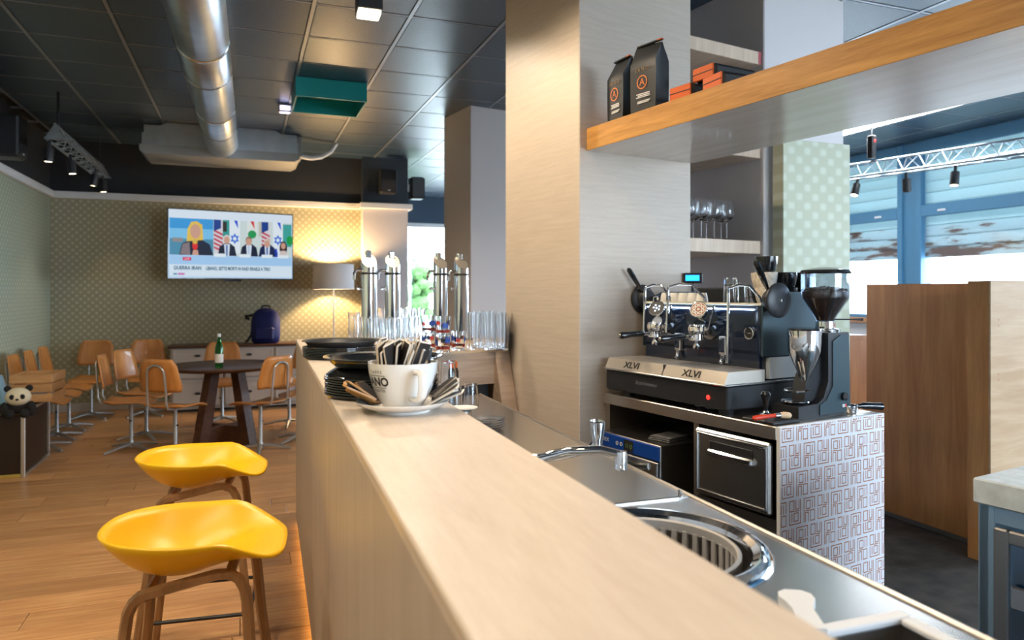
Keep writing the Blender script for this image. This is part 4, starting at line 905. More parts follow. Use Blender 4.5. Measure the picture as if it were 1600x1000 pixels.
# ------------------------------------------------------------------ grinder
gr = thing('coffee_grinder', 'dark coffee grinder with bean hopper and steel doser', 'grinder', ws(2.60,1.915,ZS), TS)
MB().prism([(-.235,.0),(.085,.0),(.085,.05),(.075,.335),(-.055,.335),(-.055,.14),(-.085,.075),(-.12,.055),(-.235,.05)], -.062, .062, 'y').build('body', M['black_satin'], gr, smooth=25)
MB().prism([(.02,.01),(.082,.01),(.072,.325),(.02,.325),(-.02,.20),(-.06,.09),(-.10,.06),(-.10,.03)][:4]+[(-.03,.30),(-.03,.12),(-.07,.065),(-.11,.05),(-.11,.01)], -.0655, .0655, 'y').build('side_cheek', M['teal_side'], gr, smooth=25)
MB().lathe([(0,0),(.058,0),(.060,.012),(.05,.016),(0,.016)], 28, (.01,0,.335)).build('top_plate', M['chrome'], gr); MB().lathe([(.040,.35),(.040,.378),(0,.378)], 24, (.01,0,0)).build('collar', M['chrome'], gr)
MB().lathe([(.036,.376),(.040,.39),(.090,.470),(.094,.48),(.094,.575),(.091,.575),(.091,.48),(.087,.471),(.037,.392),(.034,.376)], 36, (.01,0,0)).build('hopper', M['hopper'], gr)['label'] = 'clear hopper'
bb = MB(); bb.lathe([(0,.380),(.033,.382),(.036,.393),(.0855,.472),(.089,.482),(.089,.500),(.06,.512),(.03,.518),(0,.516)], 36, (.01,0,0)); random.seed(3)
for k in range(110):
    a = random.random()*2*PI; q = math.sqrt(random.random())*.082; bb.ball((.01+q*math.cos(a), q*math.sin(a), .505+.012*(1-q/.09)+random.random()*.006), .006,.0045,.004, 6, 4)
bb.build('beans', M['beans'], gr)['label'] = 'roasted coffee beans'
MB().lathe([(.098,.574),(.100,.580),(.092,.590),(.05,.600),(0,.603)], 36, (.01,0,0)).lathe([(.098,.574),(0,.574)], 36, (.01,0,0)).build('hopper_lid', M['black'], gr)
MB().tube([(.04,-.02,.386),(.10,-.06,.386),(.135,-.085,.386)], [.003,.003,.006], 8).build('adjuster', M['black_satin'], gr)
MB().lathe([(0,.135),(.012,.135),(.018,.15),(.05,.22),(.062,.26),(.064,.30),(.064,.33),(.066,.33),(.066,.345),(.062,.347),(0,.347)], 36, (-.135,-.012,0)).build('doser', M['chrome'], gr)
MB().lathe([(.067,.345),(.064,.353),(.03,.357),(0,.357)], 32, (-.135,-.012,0)).build('doser_lid', M['black'], gr)
MB().prism([(-.16,.06),(-.05,.06),(-.05,.22),(-.08,.26),(-.15,.14)], -.03, .03, 'y').build('doser_bracket', M['black_satin'], gr)
MB().tube([(-.13,-.03,.108),(-.18,-.045,.105),(-.205,-.03,.103),(-.21,.0,.103),(-.205,.03,.103),(-.18,.045,.105),(-.13,.03,.108)], .005, 8).build('fork', M['chrome'], gr)
MB().lathe([(0,.052),(.040,.052),(.052,.060),(.056,.062),(.054,.066),(.040,.058),(0,.058)], 28, (-.175,0,0)).build('ground_tray', M['chrome'], gr)
MB().lathe([(0,0),(.016,0),(.017,.012),(0,.013)], 16, (.035,-.0655,.075), 0, Matrix.Rotation(PI/2,4,'X')).build('switch', M['black'], gr)
MB().box(.03,.055,-.0665,-.0655,.03,.042).build('sticker', M['ink_white'], gr); MB().box(.045,.055,-.0668,-.0663,.03,.042).build('sticker_stripe', M['red'], gr)
# little tools on the station
mt = MB().box(-.065,.085,-.075,.075,0,.012,.003).build('tamping_mat', M['black_satin'], None, ws(2.245,1.895,ZS+.001), TS); tag(mt, 'black rubber tamping mat at the corner of the coffee station', 'mat')
tm_ = thing('tamper', 'coffee tamper with black knob and steel base on the mat', 'tamper', ws(2.255,1.918,ZS+.0135), 0)
MB().lathe([(0,0),(.027,0),(.028,.004),(.026,.014),(.012,.018),(.009,.024),(0,.024)], 24).build('base', M['chrome'], tm_); MB().lathe([(.008,.023),(.011,.045),(.013,.06),(.019,.078),(.020,.088),(.014,.098),(0,.100)], 20).build('knob', M['black'], tm_)
br = thing('cleaning_brush', 'round brush with a bright red handle lying on the mat', 'brush', ws(2.20,1.858,ZS+.026), TS+R(-8))
MB().tube([(-.075,0,.0),(-.068,0,.0),(-.04,0,.002),(0,0,.003),(.03,0,.004)], [.004,.009,.010,.0075,.008], 12).build('handle', M['red'], br); MB().tube([(.03,0,.004),(.055,0,.004)], .010, 12).build('ferrule', M['steel'], br)
MB().tube([(.055,0,.004),(.075,0,.003),(.10,0,0),(.108,0,0)], [.010,.013,.012,.006], 12).build('bristles', M['bristle'], br)
pf = thing('spare_portafilter', 'spare portafilter with dark handle behind the grinder', 'portafilter', ws(2.735,1.855,ZS+.021), TS+R(-8))
MB().tube([(-.02,0,.004),(.02,0,.004),(.03,0,.004),(.085,-.004,.001),(.125,-.01,-.003),(.132,-.011,-.003)], [.008,.010,.014,.0145,.0165,.010], 14).build('handle', M['black'], pf); MB().lathe([(0,-.02),(.030,-.02),(.034,-.014),(.034,.012),(.030,.012),(.029,-.012),(0,-.014)], 24, (-.045,0,0)).build('basket', M['chrome'], pf)
# ------------------------------------------------------------------ bottle cooler at the right edge
fr = thing('bottle_cooler', 'glass door bottle cooler with pale worktop at the right edge', 'cooler', ws(2.05,0,0), TS)
MB().box(-.014,.66,-.6,1.044,.885,.952,.004).build('worktop', mat('pale_speckled_top', (.58,.66,.73), .25, var=.12, bs=30), fr)
MB().box(.0,.03,.995,1.035,.05,.884,.002).box(.0,.03,-.6,.995,.84,.884,.002).box(.0,.03,-.6,.995,.05,.10,.002).build('face_frame', M['bluesteel'], fr)
MB().box(.0,.65,1.012,1.036,.05,.884).build('side_wall', M['bluesteel'], fr); MB().box(.63,.65,-.6,1.012,.05,.884).box(.03,.63,-.6,1.012,.05,.07).box(.03,.63,-.6,1.012,.86,.884).build('liner', M['white_plastic'], fr)
MB().box(.02,.64,-.6,1.02,.0,.05).build('plinth', M['black_satin'], fr)
dgl = MB(); 
for u0, u1, z0, z1 in ((.955,.990,.11,.835),(.40,.435,.11,.835),(.435,.955,.80,.835),(.435,.955,.11,.145)): dgl.box(-.022,-.001,u0,u1,z0,z1,.004)
dd = dgl.build('door', M['steel_dark'], fr); MB().box(-.014,-.008,.435,.955,.145,.80).build('pane', M['door_glass'], dd); MB().box(-.030,-.022,.90,.945,.64,.70,.006).build('latch', M['chrome'], dd)
MB().box(.04,.62,-.58,1.0,.40,.408).build('rack', M['steel'], fr)
for v, u, h_, c_, lab in ((.20,.90,.20,M['plastic_blue'],'pale blue plastic tub on the cooler rack'),(.42,.72,.17,M['plastic_blue'],'pale blue plastic tub farther back in the cooler')):
    x, y, z = ws(2.05+v, u, .409); t = thing('plastic_tub', lab, 'tub', (x,y,z), TS)
    MB().lathe([(0,0),(.06,0),(.085,h_*.75),(.105,h_*.78),(.105,h_*.80),(.080,h_*.80),(.056,.004),(0,.004)], 28).build('bowl', c_, t); MB().lathe([(.075,h_*.80),(.07,h_*1.0),(.06,h_*1.25),(.03,h_*1.4),(0,h_*1.42)], 28).build('lid', M['white'], t)
rebase(fr, (.3,.3,0))
# ------------------------------------------------------------------ wooden partitions behind the station
pt = thing('cherry_partition', 'tall cherry veneered partition behind the coffee station', 'partition', (3.892, 3.3, 0), 0)
MB().box(0,.04,-.50,.365,.03,1.50,.002).build('panel', M['cherry'], pt); MB().box(.01,.03,-.50,.36,0,.03).build('plinth', M['steel_dark'], pt)
pc = thing('maple_cabinet', 'pale maple fronted cabinet with a dark cherry side', 'cabinet', (3.703, 2.675, 0), 0)
MB().box(0,1.6,0,.012,.0,1.512,.001).build('front_panel', M['cherry_lit'], pc); MB().box(0,.012,.0125,.13,.0,1.51,.001).build('side_panel', M['cherry'], pc); MB().box(.012,1.6,.0125,.13,.0,1.508).build('core', M['cherry'], pc)  # front veneer coloured as the lit face, side as the shaded one
for z in (1.27, .98): 
    for dz in (0,.03): MB().lathe([(0,0),(.004,0),(.004,.001),(0,.001)], 10, (.06,0,z+dz), 0, Matrix.Rotation(PI/2,4,'X')).build('screw_cap', M['ink_brown'], pc)
x, y, z = cv(2.46, 5.25)
lc = thing('low_cherry_cabinet', 'low cherry cabinet half hidden behind the grinder', 'cabinet', (x, y, 0), 0)
MB().box(-.35,.20,0,.5,.0,1.13,.003).build('carcass', M['cherry'], lc); MB().box(-.35,.165,-.018,-.001,.04,1.10,.003).build('door', M['cherry'], lc); MB().lathe([(0,0),(.012,0),(.016,.016),(.01,.022),(0,.023)], 14, (.185,-.001,.86), 0, Matrix.Rotation(PI/2,4,'X')).build('knob', M['chrome'], lc)
# ================================================================== seating corner at the back
def chair_proto():
    t = thing('swivel_chair', 'x', 'chair', (0,0,0), 0, 'plywood swivel chairs')
    b = MB()
    for k in range(4):
        a = PI/4+PI/2*k; b2 = MB().tube([(.02*math.cos(a),.02*math.sin(a),.055),(.12*math.cos(a),.12*math.sin(a),.045),(.25*math.cos(a),.25*math.sin(a),.016),(.265*math.cos(a),.265*math.sin(a),.014)], [.020,.017,.013,.012], 8, flat=(1.2,.8)); b2.build('foot', M['greymetal'], t)
    MB().lathe([(.0,.03),(.028,.03),(.024,.07),(.017,.09),(.017,.42),(.045,.432),(.05,.44),(0,.44)], 16).build('stem', M['greymetal'], t); MB().ball((.022,0,.27),.012,.009,.009,8,6).build('height_knob', M['black_satin'], t)
    n, m = 10, 8; vs = []; 
    for i in range(n+1):
        for j in range(m+1):
            x = (j/m-.5); y = (i/n-.5); w_ = .40-.05*(.5-y)*1.0 - .10*max(0,abs(y)-.38)*2.2
            vs.append((x*w_, y*.39, .450+.030*(2*abs(x))**2*.5 - (.03*max(0,y-.25)/.25 if y > .25 else 0) + (.02*max(0,-y-.3)/.2 if y < -.3 else 0)))
    o = MB().add(vs, [(i*(m+1)+j,i*(m+1)+j+1,(i+1)*(m+1)+j+1,(i+1)*(m+1)+j) for i in range(n) for j in range(m)]).build('seat', M['ply'], t); o.modifiers.new('t','SOLIDIFY').thickness = .012
    vs = []
    for i in range(n+1):
        for j in range(m+1):
            x = (j/m-.5); q = i/n; w_ = .42-.09*q - .12*max(0,q-.82)*2.5 - .10*max(0,.15-q)*3
            vs.append((x*w_, -.20-.055*q-.03*(1-(2*x)**2)+.012, .59+.285*q))
    o = MB().add(vs, [(i*(m+1)+j,i*(m+1)+j+1,(i+1)*(m+1)+j+1,(i+1)*(m+1)+j) for i in range(n) for j in range(m)]).build('backrest', M['ply'], t); o.modifiers.new('t','SOLIDIFY').thickness = .012
    pts = []
    for s in (-1,):
        pts = [(-.06,.03,.437),(-.085,-.14,.432),(-.088,-.225,.45),(-.088,-.252,.50),(-.088,-.252,.60),(-.080,-.266,.76)] + [(.07*math.cos(a)*1.1, -.272, .77+.055*math.sin(a)) for a in (PI*.85,PI*.65,PI*.5,PI*.35,PI*.15)] + [(.080,-.266,.76),(.088,-.252,.60),(.088,-.252,.50),(.088,-.225,.45),(.085,-.14,.432),(.06,.03,.437)]
    MB().tube(pts, .0095, 8).build('back_tube', M['greymetal'], t)
    return t
cp = chair_proto(); first = True
chairs = [((-.98,7.38),-92,'plywood swivel chair at the left of the round table, seen side on'),((-.58,6.98),-30,'plywood swivel chair with its bent tube back towards the camera'),((-.92,7.93),-112,'plywood swivel chair turned towards the camera, behind the side-on one'),
 ((.13,6.93),40,'plywood swivel chair right of the table with its tube back showing'),((-.24,8.60),180,'plywood swivel chair behind the round table, before the sideboard'),((.45,8.16),125,'plywood swivel chair beyond the table, half hidden by the bar'),((.50,7.28),90,'plywood swivel chair almost wholly hidden by the end of the bar'),
 ((-1.66,9.42),176,'plywood chair against the papered wall in the far left corner'),((-1.09,9.38),182,'plywood chair against the papered wall under the television'),((-1.74,7.68),-90,'plywood chair at the left wall, nearest the crate'),((-1.74,8.18),-88,'plywood chair at the left wall, middle of the row'),((-1.74,8.70),-91,'plywood chair at the left wall, farthest of the row')]
for (x, y), a, lab in chairs:
    if first: cp.location = (x,y,0); cp.rotation_euler.z = R(a); cp['label'] = lab; first = False
    else: dup(cp, (x,y,0), R(a), lab)
# round table
tb_ = thing('round_table', 'dark round wooden table among the plywood chairs', 'table', (-.18,7.44,0), 0)
MB().lathe([(0,.715),(.50,.715),(.535,.73),(.54,.738),(.54,.745),(.53,.75),(0,.75)], 56).build('table_top', M['walnut'], tb_)
for k in range(4):
    a = PI/4+PI/2*k; c, s = math.cos(a), math.sin(a); b = MB()
    def leg(r0, r1, z): return [(c*r0-s*.045, s*r0+c*.045, z),(c*r1-s*.045, s*r1+c*.045, z),(c*r1+s*.045, s*r1-c*.045, z),(c*r0+s*.045, s*r0-c*.045, z)]
    b.add(leg(.24,.36,0)+leg(.11,.20,.714), [(0,1,2,3),(7,6,5,4)]+[(i,(i+1)%4,4+(i+1)%4,4+i) for i in range(4)]).build('leg', M['walnut'], tb_)
for k in (0,1):
    a = PI/4+PI/2*k; c, s = math.cos(a), math.sin(a); b = MB()
    p = [(-c*.27-s*.03,-s*.27+c*.03),(c*.27-s*.03,s*.27+c*.03),(c*.27+s*.03,s*.27-c*.03),(-c*.27+s*.03,-s*.27-c*.03)]
    b.prism(p, .0+.002*k, .17+.002*k).build('stretcher', M['walnut'], tb_)
bt = thing('water_bottle', 'green glass water bottle standing on the round table', 'bottle', (-.225,7.12,.7505), 0)
MB().lathe([(0,.004),(.030,0),(.036,.006),(.037,.17),(.03,.205),(.016,.25),(.013,.285),(.015,.29),(.015,.30),(.011,.30),(.010,.26),(.027,.20),(.034,.168),(.033,.012),(0,.012)], 24).build('glass_body', M['green_glass'], bt); MB().lathe([(.0375,.05),(.0378,.13),(.0375,.13)], 24).build('label', M['white'], bt); MB().lathe([(.0155,.285),(.0155,.315),(0,.317)], 16).build('cap', M['white_plastic'], bt)
# sideboard with drawers
sd = thing('sideboard', 'long pale grey sideboard with dark wooden top under the television', 'sideboard', (0,9.45,0), 0)
MB().box(-.84,.93,.02,.46,.03,.77,.003).build('carcass', M['sideboard'], sd); MB().box(-.87,.96,-.01,.48,.771,.80,.004).build('top', M['walnut'], sd); MB().box(-.82,.91,.04,.44,.0,.03).build('plinth', M['black_satin'], sd)
for c_ in range(3):
    for z0, z1 in ((.06,.38),(.40,.575),(.595,.755)):
        x0 = -.82+c_*.585; x1 = x0+.565
        d_ = MB().box(x0,x1,.0,.019,z0,z1,.003).build('drawer', M['sideboard'], sd); b = MB()
        for a0,a1,b0,b1 in ((x0+.01,x1-.01,z1-.028,z1-.01),(x0+.01,x1-.01,z0+.01,z0+.028),(x0+.01,x0+.03,z0+.028,z1-.028),(x1-.03,x1-.01,z0+.028,z1-.028)): b.box(a0,a1,-.006,-.0002,b0,b1,.002)
        b.build('drawer_frame', M['sideboard'], d_)
        xm = (x0+x1)/2; zm = (z0+z1)/2; MB().lathe([(.035,0),(.03,.014),(.015,.022),(0,.024)], 16, (xm,-.001,zm), 0, Matrix.Scale(.45,4,(0,0,1)) @ Matrix.Rotation(PI/2,4,'X')).build('cup_handle', M['black_satin'], d_)
# backpack on the sideboard
bk = thing('backpack', 'dark blue backpack standing on the sideboard', 'backpack', (.245,9.64,.801), R(-8))
vs = []; fs = []; n = 24; prof = [(0,.80),(.02,.95),(.10,1.0),(.22,1.0),(.31,.97),(.37,.86),(.41,.66),(.435,.40),(.445,.12)]
for z, s in prof:
    for k in range(n):
        a = 2*PI*k/n; c, q = math.cos(a), math.sin(a); e = 3.2; rad = (abs(c)**e+abs(q)**e)**(-1/e)
        vs.append((.175*s*rad*c, (.10 if q > 0 else .115+.02*(z < .24))*s*rad*q*(.75+.25*s), z))
for i in range(len(prof)-1):
    for k in range(n): fs.append((i*n+k,i*n+(k+1)%n,(i+1)*n+(k+1)%n,(i+1)*n+k))
fs += [tuple(range(n-1,-1,-1)), tuple(range((len(prof)-1)*n,len(prof)*n))]
MB().add(vs, fs).build('bag_body', M['navy'], bk, smooth=60)
MB().box(-.12,.12,-.155,-.105,.04,.21,.03).build('front_pocket', M['navy'], bk); MB().tube([(-.05,.02,.43),(-.045,.02,.465),(0,.02,.475),(.045,.02,.465),(.05,.02,.43)], .008, 8, flat=(1,1.5)).build('grab_handle', M['strap'], bk)
MB().tube([(-.14,.06,.36),(-.20,.06,.345),(-.255,.05,.34),(-.255,.05,.32),(-.20,.055,.30)], .014, 8, flat=(1,1.3)).build('shoulder_strap', M['strap'], bk); MB().tube([(-.16,.05,.20),(-.185,.045,.09),(-.22,.03,.03),(-.25,.02,.015)], .012, 8, flat=(1,1.3)).build('shoulder_strap', M['strap'], bk)
# floor lamp
lp = thing('floor_lamp', 'floor lamp with grey drum shade glowing by the pilaster', 'lamp', (1.085,9.60,0), 0)
MB().lathe([(0,0),(.14,0),(.14,.012),(.02,.022),(.012,.03),(0,.03)], 32).build('base', M['greymetal'], lp); MB().tube([(0,0,.028),(0,0,1.52)], .009, 10).build('pole', M['white_plastic'], lp)
MB().lathe([(.262,1.485),(.258,1.81),(.254,1.81),(.258,1.485),(.262,1.485)], 48).build('shade', M['shade'], lp); MB().ball((0,0,1.62),.035,.035,.045,16,10).build('bulb', M['warm_bulb'], lp)
b = MB()
for k in range(3): a = 2*PI*k/3; b.tube([(0,0,1.515),(.255*math.cos(a),.255*math.sin(a),1.515)], .003, 6)
b.build('shade_ring', M['greymetal'], lp)
l = D.lights.new('lamp_bulb_light','POINT'); l.energy = 62; l.color = (1,.66,.32); l.shadow_soft_size = .05; lo = D.objects.new('lamp_bulb_light', l); COL.objects.link(lo); lo.parent = lp; lo.location = (0,0,1.70)
# flight case, crate, toy panda, books at the left
fc = thing('flight_case', 'black flight case with metal edges by the left wall', 'flight case', (-1.90,6.98,0), 0)
MB().box(-.255,.265,-.375,.365,.015,.505,.002).build('panels', M['case_dark'], fc)
for a0,a1,b0,b1,c0,c1,mm in ((.255,.285,-.395,-.365,.0,.515,'case_edge'),(-.27,.255,-.395,-.37,.0,.025,'case_yellow'),(-.27,.255,-.395,-.37,.49,.515,'case_yellow'),(.26,.285,-.365,.36,.0,.022,'case_edge'),(.26,.285,-.365,.36,.493,.515,'case_edge'),(.262,.285,.36,.38,.0,.515,'case_edge'),(-.27,.255,.36,.38,.49,.515,'case_edge')): MB().box(a0,a1,b0,b1,c0,c1,.004).build('edge_profile', M[mm], fc)
for y in (-.38,.37): MB().ball((.272,y,.507),.017,seg=12,rings=8).build('ball_corner', M['case_edge'], fc)
MB().lathe([(0,0),(.018,0),(.02,.008),(0,.01)], 12, (.285,.30,.06), 0, Matrix.Rotation(PI/2,4,'Y')).build('latch', M['case_edge'], fc)
cr = thing('wooden_crate', 'slatted pine crate on the flight case', 'crate', (-1.665,7.19,.525), R(-3))
W_, L2, Hc = .155, .19, .235
sl_x = MB().box(-W_,W_,-.006,.006,0,.066,.002).mesh('slat', M['crate']); sl_y = MB().box(-.006,.006,-L2,L2,0,.066,.002).mesh('slat', M['crate'])
for k in range(3):
    for s in (-1,1): link('slat', sl_x, cr, (0,s*L2,.004+k*.08)); link('slat', sl_y, cr, (s*(W_-.007),0,.004+k*.08))
for sx in (-1,1):
    for sy in (-1,1): MB().box(-.012,.012,-.012,.012,0,Hc,.001).build('corner_post', M['crate'], cr, (sx*(W_-.026),sy*(L2-.019),0))
MB().box(-W_+.014,W_-.014,-L2+.007,L2-.007,.002,.010).build('bottom_board', M['crate'], cr)
pp = MB().box(-.11,.11,-.12,.12,.0,.10,.03).build('paper_bundle', M['white_plastic'], None, (-1.665,7.19,.528), R(8)); tag(pp, 'pale bundle inside the pine crate', 'bundle')
pa = thing('toy_panda', 'plush panda sitting on the corner of the flight case', 'plush toy', (-1.665,6.62,.505), R(8))
MB().ball((0,0,.045),.085,.06,.07,20,12).build('body', M['plush_black'], pa)
hd = MB().ball((0,-.025,.125),.088,.075,.072,24,14).build('head', M['plush_white'], pa)
for s in (-1,1):
    MB().ball((s*.070,-.01,.188),.026,.018,.026,12,8).build('ear', M['plush_black'], hd); MB().ball((s*.034,-.093,.132),.017,.008,.020,12,8).build('eye_patch', M['plush_black'], hd)
    MB().ball((s*.088,-.045,.03),.032,.035,.060,14,8).build('arm', M['plush_black'], pa); MB().ball((s*.048,-.085,.0),.036,.05,.036,14,8).build('leg', M['plush_black'], pa)
MB().ball((0,-.102,.112),.012,.007,.008,10,6).build('nose', M['plush_black'], hd)
for k, (m_, a) in enumerate(((M['book_a'],-14),(M['black_satin'],-13),(M['book_b'],-12))):
    o = thing('leaning_book', ['pale blue book leaning on the flight case','black book leaning between two others on the flight case','lilac book leaning at the left edge of the flight case'][k], 'book', (-1.80-.045*k,6.84,.517), (0,R(a),R(5)), 'books on the flight case')
    MB().box(-.016,.016,-.10,.10,.004,.26,.002).build('cover', m_, o); MB().box(-.012,.012,-.095,-.094+.195,.008,.262).build('pages', M['white_plastic'], o)
# ------------------------------------------------------------------ television
tv = thing('television', 'wall mounted flat television showing a news programme', 'television', (-.137,9.244,2.01), R(10.5))
MB().box(-.715,.715,0,.035,-.41,.41,.006).build('casing', M['black'], tv); MB().box(-.10,.10,.005,.025,-.435,-.41).build('sensor_bar', M['black'], tv)
MB().tube([(0,.035,0),(.05,.30,0),(-.02,.705,0)], .03, 8).box(-.16,.12,.695,.713,-.16,.16).box(-.16,.16,.02,.06,-.16,.16).build('wall_arm', M['black_satin'], tv)
SCOL = {}
def sc_mat(c, s=1.0):
    k = (c, s)
    if k not in SCOL: SCOL[k] = mat('screen_colour_%02d' % len(SCOL), (0,0,0), .4, emit=c, es=s)
    return SCOL[k]
PX = []; 
def sp(poly, c, z): PX.append((poly, c, z))
def rect(x0,y0,x1,y1,c,z=1): sp([(x0,y0),(x1,y0),(x1,y1),(x0,y1)], c, z)
def ell(x,y,a,b_,c,z=2,n=18): sp([(x+a*math.cos(2*PI*k/n), y+b_*math.sin(2*PI*k/n)) for k in range(n)], c, z)
# picture in a 140 x 80 grid, y upwards
WH=(.80,.90,1.0); SKY=(.05,.42,.85); NAVY=(.01,.02,.06); SKIN=(.70,.42,.32); 
rect(0,0,140,80,(.62,.80,1.0),0); rect(0,70,140,80,WH,1)
rect(1,27,48,70,(.06,.40,.80),1); rect(1,38,48,58,(.25,.62,.92),2); rect(1,27,48,46,(.10,.34,.50),2.5); rect(4,42,15,47,(.35,.33,.33),3)
sp([(11,27),(14,40),(22,45),(36,45),(44,40),(48,27)], NAVY, 4); sp([(19,43),(20,58),(24,66),(30,67),(36,63),(37,45)], (.85,.62,.12), 4.5); ell(28.5,55,5.6,8.5,SKIN,5); ell(28,38,3,5,(.8,.03,.03),6); ell(28,43,2.8,3,(.75,.55,.10),6.2); sp([(25,27),(26,33),(31,33),(32,27)], SKIN, 6.1); sp([(12,28),(15,40),(22,42),(23,27)], (.30,.24,.26), 4.2)
rect(48,27,139,70,(.70,.80,.80),1); rect(58,50,68,70,(.05,.40,.38),2); rect(126,40,139,68,(.08,.45,.42),2); rect(58,56,63,68,(.05,.04,.03),2.3); rect(86,50,98,70,(.82,.88,.86),2); rect(100,52,110,70,(.62,.60,.52),2)
def usflag(x):
    rect(x,27,x+10,70,(.75,.75,.8),3)
    for k in range(5): sp([(x,36+k*5),(x+10,31+k*5),(x+10,33.4+k*5),(x,38.4+k*5)], (.65,.04,.10), 3.2)
    sp([(x,56),(x+8,60),(x+8,70),(x,70)], (.02,.08,.35), 3.4)
usflag(48.5); usflag(103)
def ilflag(x):
    rect(x,30,x+12,70,(.85,.93,1.0),3); sp([(x+5,70),(x+9,70),(x+10,60)], (.02,.12,.75), 3.2)
    for s in (1,-1): sp([(x+6+5.5*math.sin(a), 48+6.8*s*math.cos(a)) for a in (0,2*PI/3,4*PI/3)], (.02,.20,.80), 3.3+.1*s)
    ell(x+6,48,2,2.4,(.85,.93,1.0),3.6)
ilflag(66); ilflag(116.5); sp([(90,70),(94,70),(95,60)], (.75,.03,.05), 3); ell(92,54,5,5,(.03,.40,.14),3); ell(137,48,4,6,(.02,.40,.10),3)
def man(x, y, hair, suit, tie):
    sp([(x-10,27),(x-8,38),(x-3,42),(x+4,42),(x+9,38),(x+11,27)], suit, 5); sp([(x-2,27),(x-3,41),(x+3.5,41),(x+2.5,27)], (.80,.88,1.0), 5.2); sp([(x-.8,27),(x-1,40),(x+1,40),(x+.8,27)], tie, 5.4)
    ell(x,y,3.7,5.4,hair,5.5); ell(x,y-1.2,3.3,4.4,SKIN,5.8)
man(63,47,(.8,.74,.70),NAVY,(.03,.18,.50)); man(88,46,(.32,.22,.16),NAVY,(.55,.68,.85)); man(109.5,44,(.75,.66,.60),(.01,.03,.12),(.03,.15,.45))
ell(129,38,4.6,9,(.06,.025,.02),5); ell(129,41,2.8,4,SKIN,5.5); sp([(123,27),(126,35),(132,35),(135,27)], (.75,.65,.62), 5.2); sp([(119,27),(118,36),(121,38),(123,27)], (.02,.08,.60), 5)
for x in (49,77,103,122): rect(x,25.5,x+13,29.5,(.85,.95,1.0),6)
rect(1,16,139,26.5,(.45,.70,.98),5.6); rect(1,2,139,15.5,(.78,.90,1.0),5.6); rect(15,20.5,24,24.5,(.75,.02,.14),6.4); rect(10,3.4,17,5.8,(.70,.25,.55),6.4); rect(5,3.6,9,5.4,(.05,.30,.50),6.4)
SX_, SZ_ = 1.404/140, .794/80
groups_ = {}
for poly, c, z in PX:
    groups_.setdefault(c, MB())
    b = groups_[c]; n = len(poly); b.add([(p[0]*SX_-.702, -.0010-z*.0003, p[1]*SZ_-.397) for p in poly], [tuple(range(n))])
scr = MB(); mats = []
for i, (c, b) in enumerate(groups_.items()):
    mats.append(sc_mat(tuple(x**1.15 for x in c), .36)); scr.add(b.v, b.f, i)
so = scr.build('screen', mats, tv, smooth=0, fix=False); so['label'] = 'lit screen with a news picture and headline'
ti = sc_mat((.01,.16,.30), .25)
text('headline', 'GUERRA IRAN', .058, ti, tv, (-.50,-.0035,-.282), (PI/2,0,0), extrude=0, xs=.80, bold=.002); text('headline', 'LIBANO, SETTE MORTI IN RAID ISRAELE A TIRO', .056, ti, tv, (.065,-.0035,-.284), (PI/2,0,0), extrude=0, xs=.62, bold=.002); text('live_tag', 'LIVE', .030, sc_mat((1,.8,.85),.5), tv, (-.507,-.0038,-.175), (PI/2,0,0), extrude=0)
# ================================================================== things under the ceiling
dk = thing('air_duct', 'round galvanised air duct running under the black ceiling', 'duct', (-.265,5.0,3.10), R(-.4))
dseg = [(-6.5,-1.75),(-1.75,.05),(.05,1.85),(1.85,3.55)]
for a, c in dseg: MB().lathe([(.165,a),(.168,a+.01),(.168,c-.01),(.165,c)], 40, (0,0,0), 0, Matrix.Rotation(-PI/2,4,'X')).build('duct_section', M['galv'], dk)
for a in (-1.75,.05,1.85): MB().lathe([(.168,a-.02),(.173,a-.014),(.173,a+.014),(.168,a+.02)], 40, (0,0,0), 0, Matrix.Rotation(-PI/2,4,'X')).build('joint_band', M['steel'], dk)
for a in (-1.2,.7,2.6): MB().tube([(.171*math.cos(q),a,.171*math.sin(q)) for q in [PI*k/12 for k in range(-12,13)]], .005, 6).tube([(0,a,.17),(0,a,.19)], .006, 6).build('hanger', M['steel_dark'], dk)
ac = thing('air_handling_unit', 'grey air handling box fed by the duct at the back wall', 'air conditioner', (-.235,8.60,2.93), 0)
MB().box(-.80,.80,.10,.60,.06,.345,.004).build('casing', M['galv'], ac)
MB().prism([(-.80,.10),(.80,.10),(.80,.22),(.55,.345),(-.55,.345),(-.80,.22)], -.06, .098, 'y').build('plenum', M['galv'], ac)
MB().prism([(-.78,.0),(.76,.0),(.82,.035),(.82,.098),(-.82,.098),(-.82,.035)], -.08, .62, 'y').build('drip_pan', M['greymetal'], ac)
MB().tube([(.82,.3,.14),(.98,.33,.13),(1.10,.38,.16),(1.22,.40,.24),(1.28,.40,.34)], .028, 10).build('flexible_hose', M['white_plastic'], ac); MB().box(.80,.86,.10,.5,.1,.33,.004).build('service_box', M['greymetal'], ac)
tl = thing('teal_box_fitting', 'teal open box fitting hanging under the ceiling tiles', 'ceiling fitting', (.70,6.62,H-.005), 0)
w2 = .30
MB().box(-w2,w2,-w2,-w2+.014,-.165,0,.001).box(-w2,w2,w2-.014,w2,-.165,0,.001).box(-w2,-w2+.014,-w2+.014,w2-.014,-.165,0,.001).box(w2-.014,w2,-w2+.014,w2-.014,-.165,0,.001).build('frame', M['teal'], tl); MB().box(-w2+.014,w2-.014,-w2+.014,w2-.014,-.03,-.01).build('back', M['teal'], tl)
x, y, z = cv(-.317*7.0, 7.0); em_ = thing('ceiling_sensor', 'small lit white sensor box under the ceiling', 'sensor', (x,y,H-.005), 0)
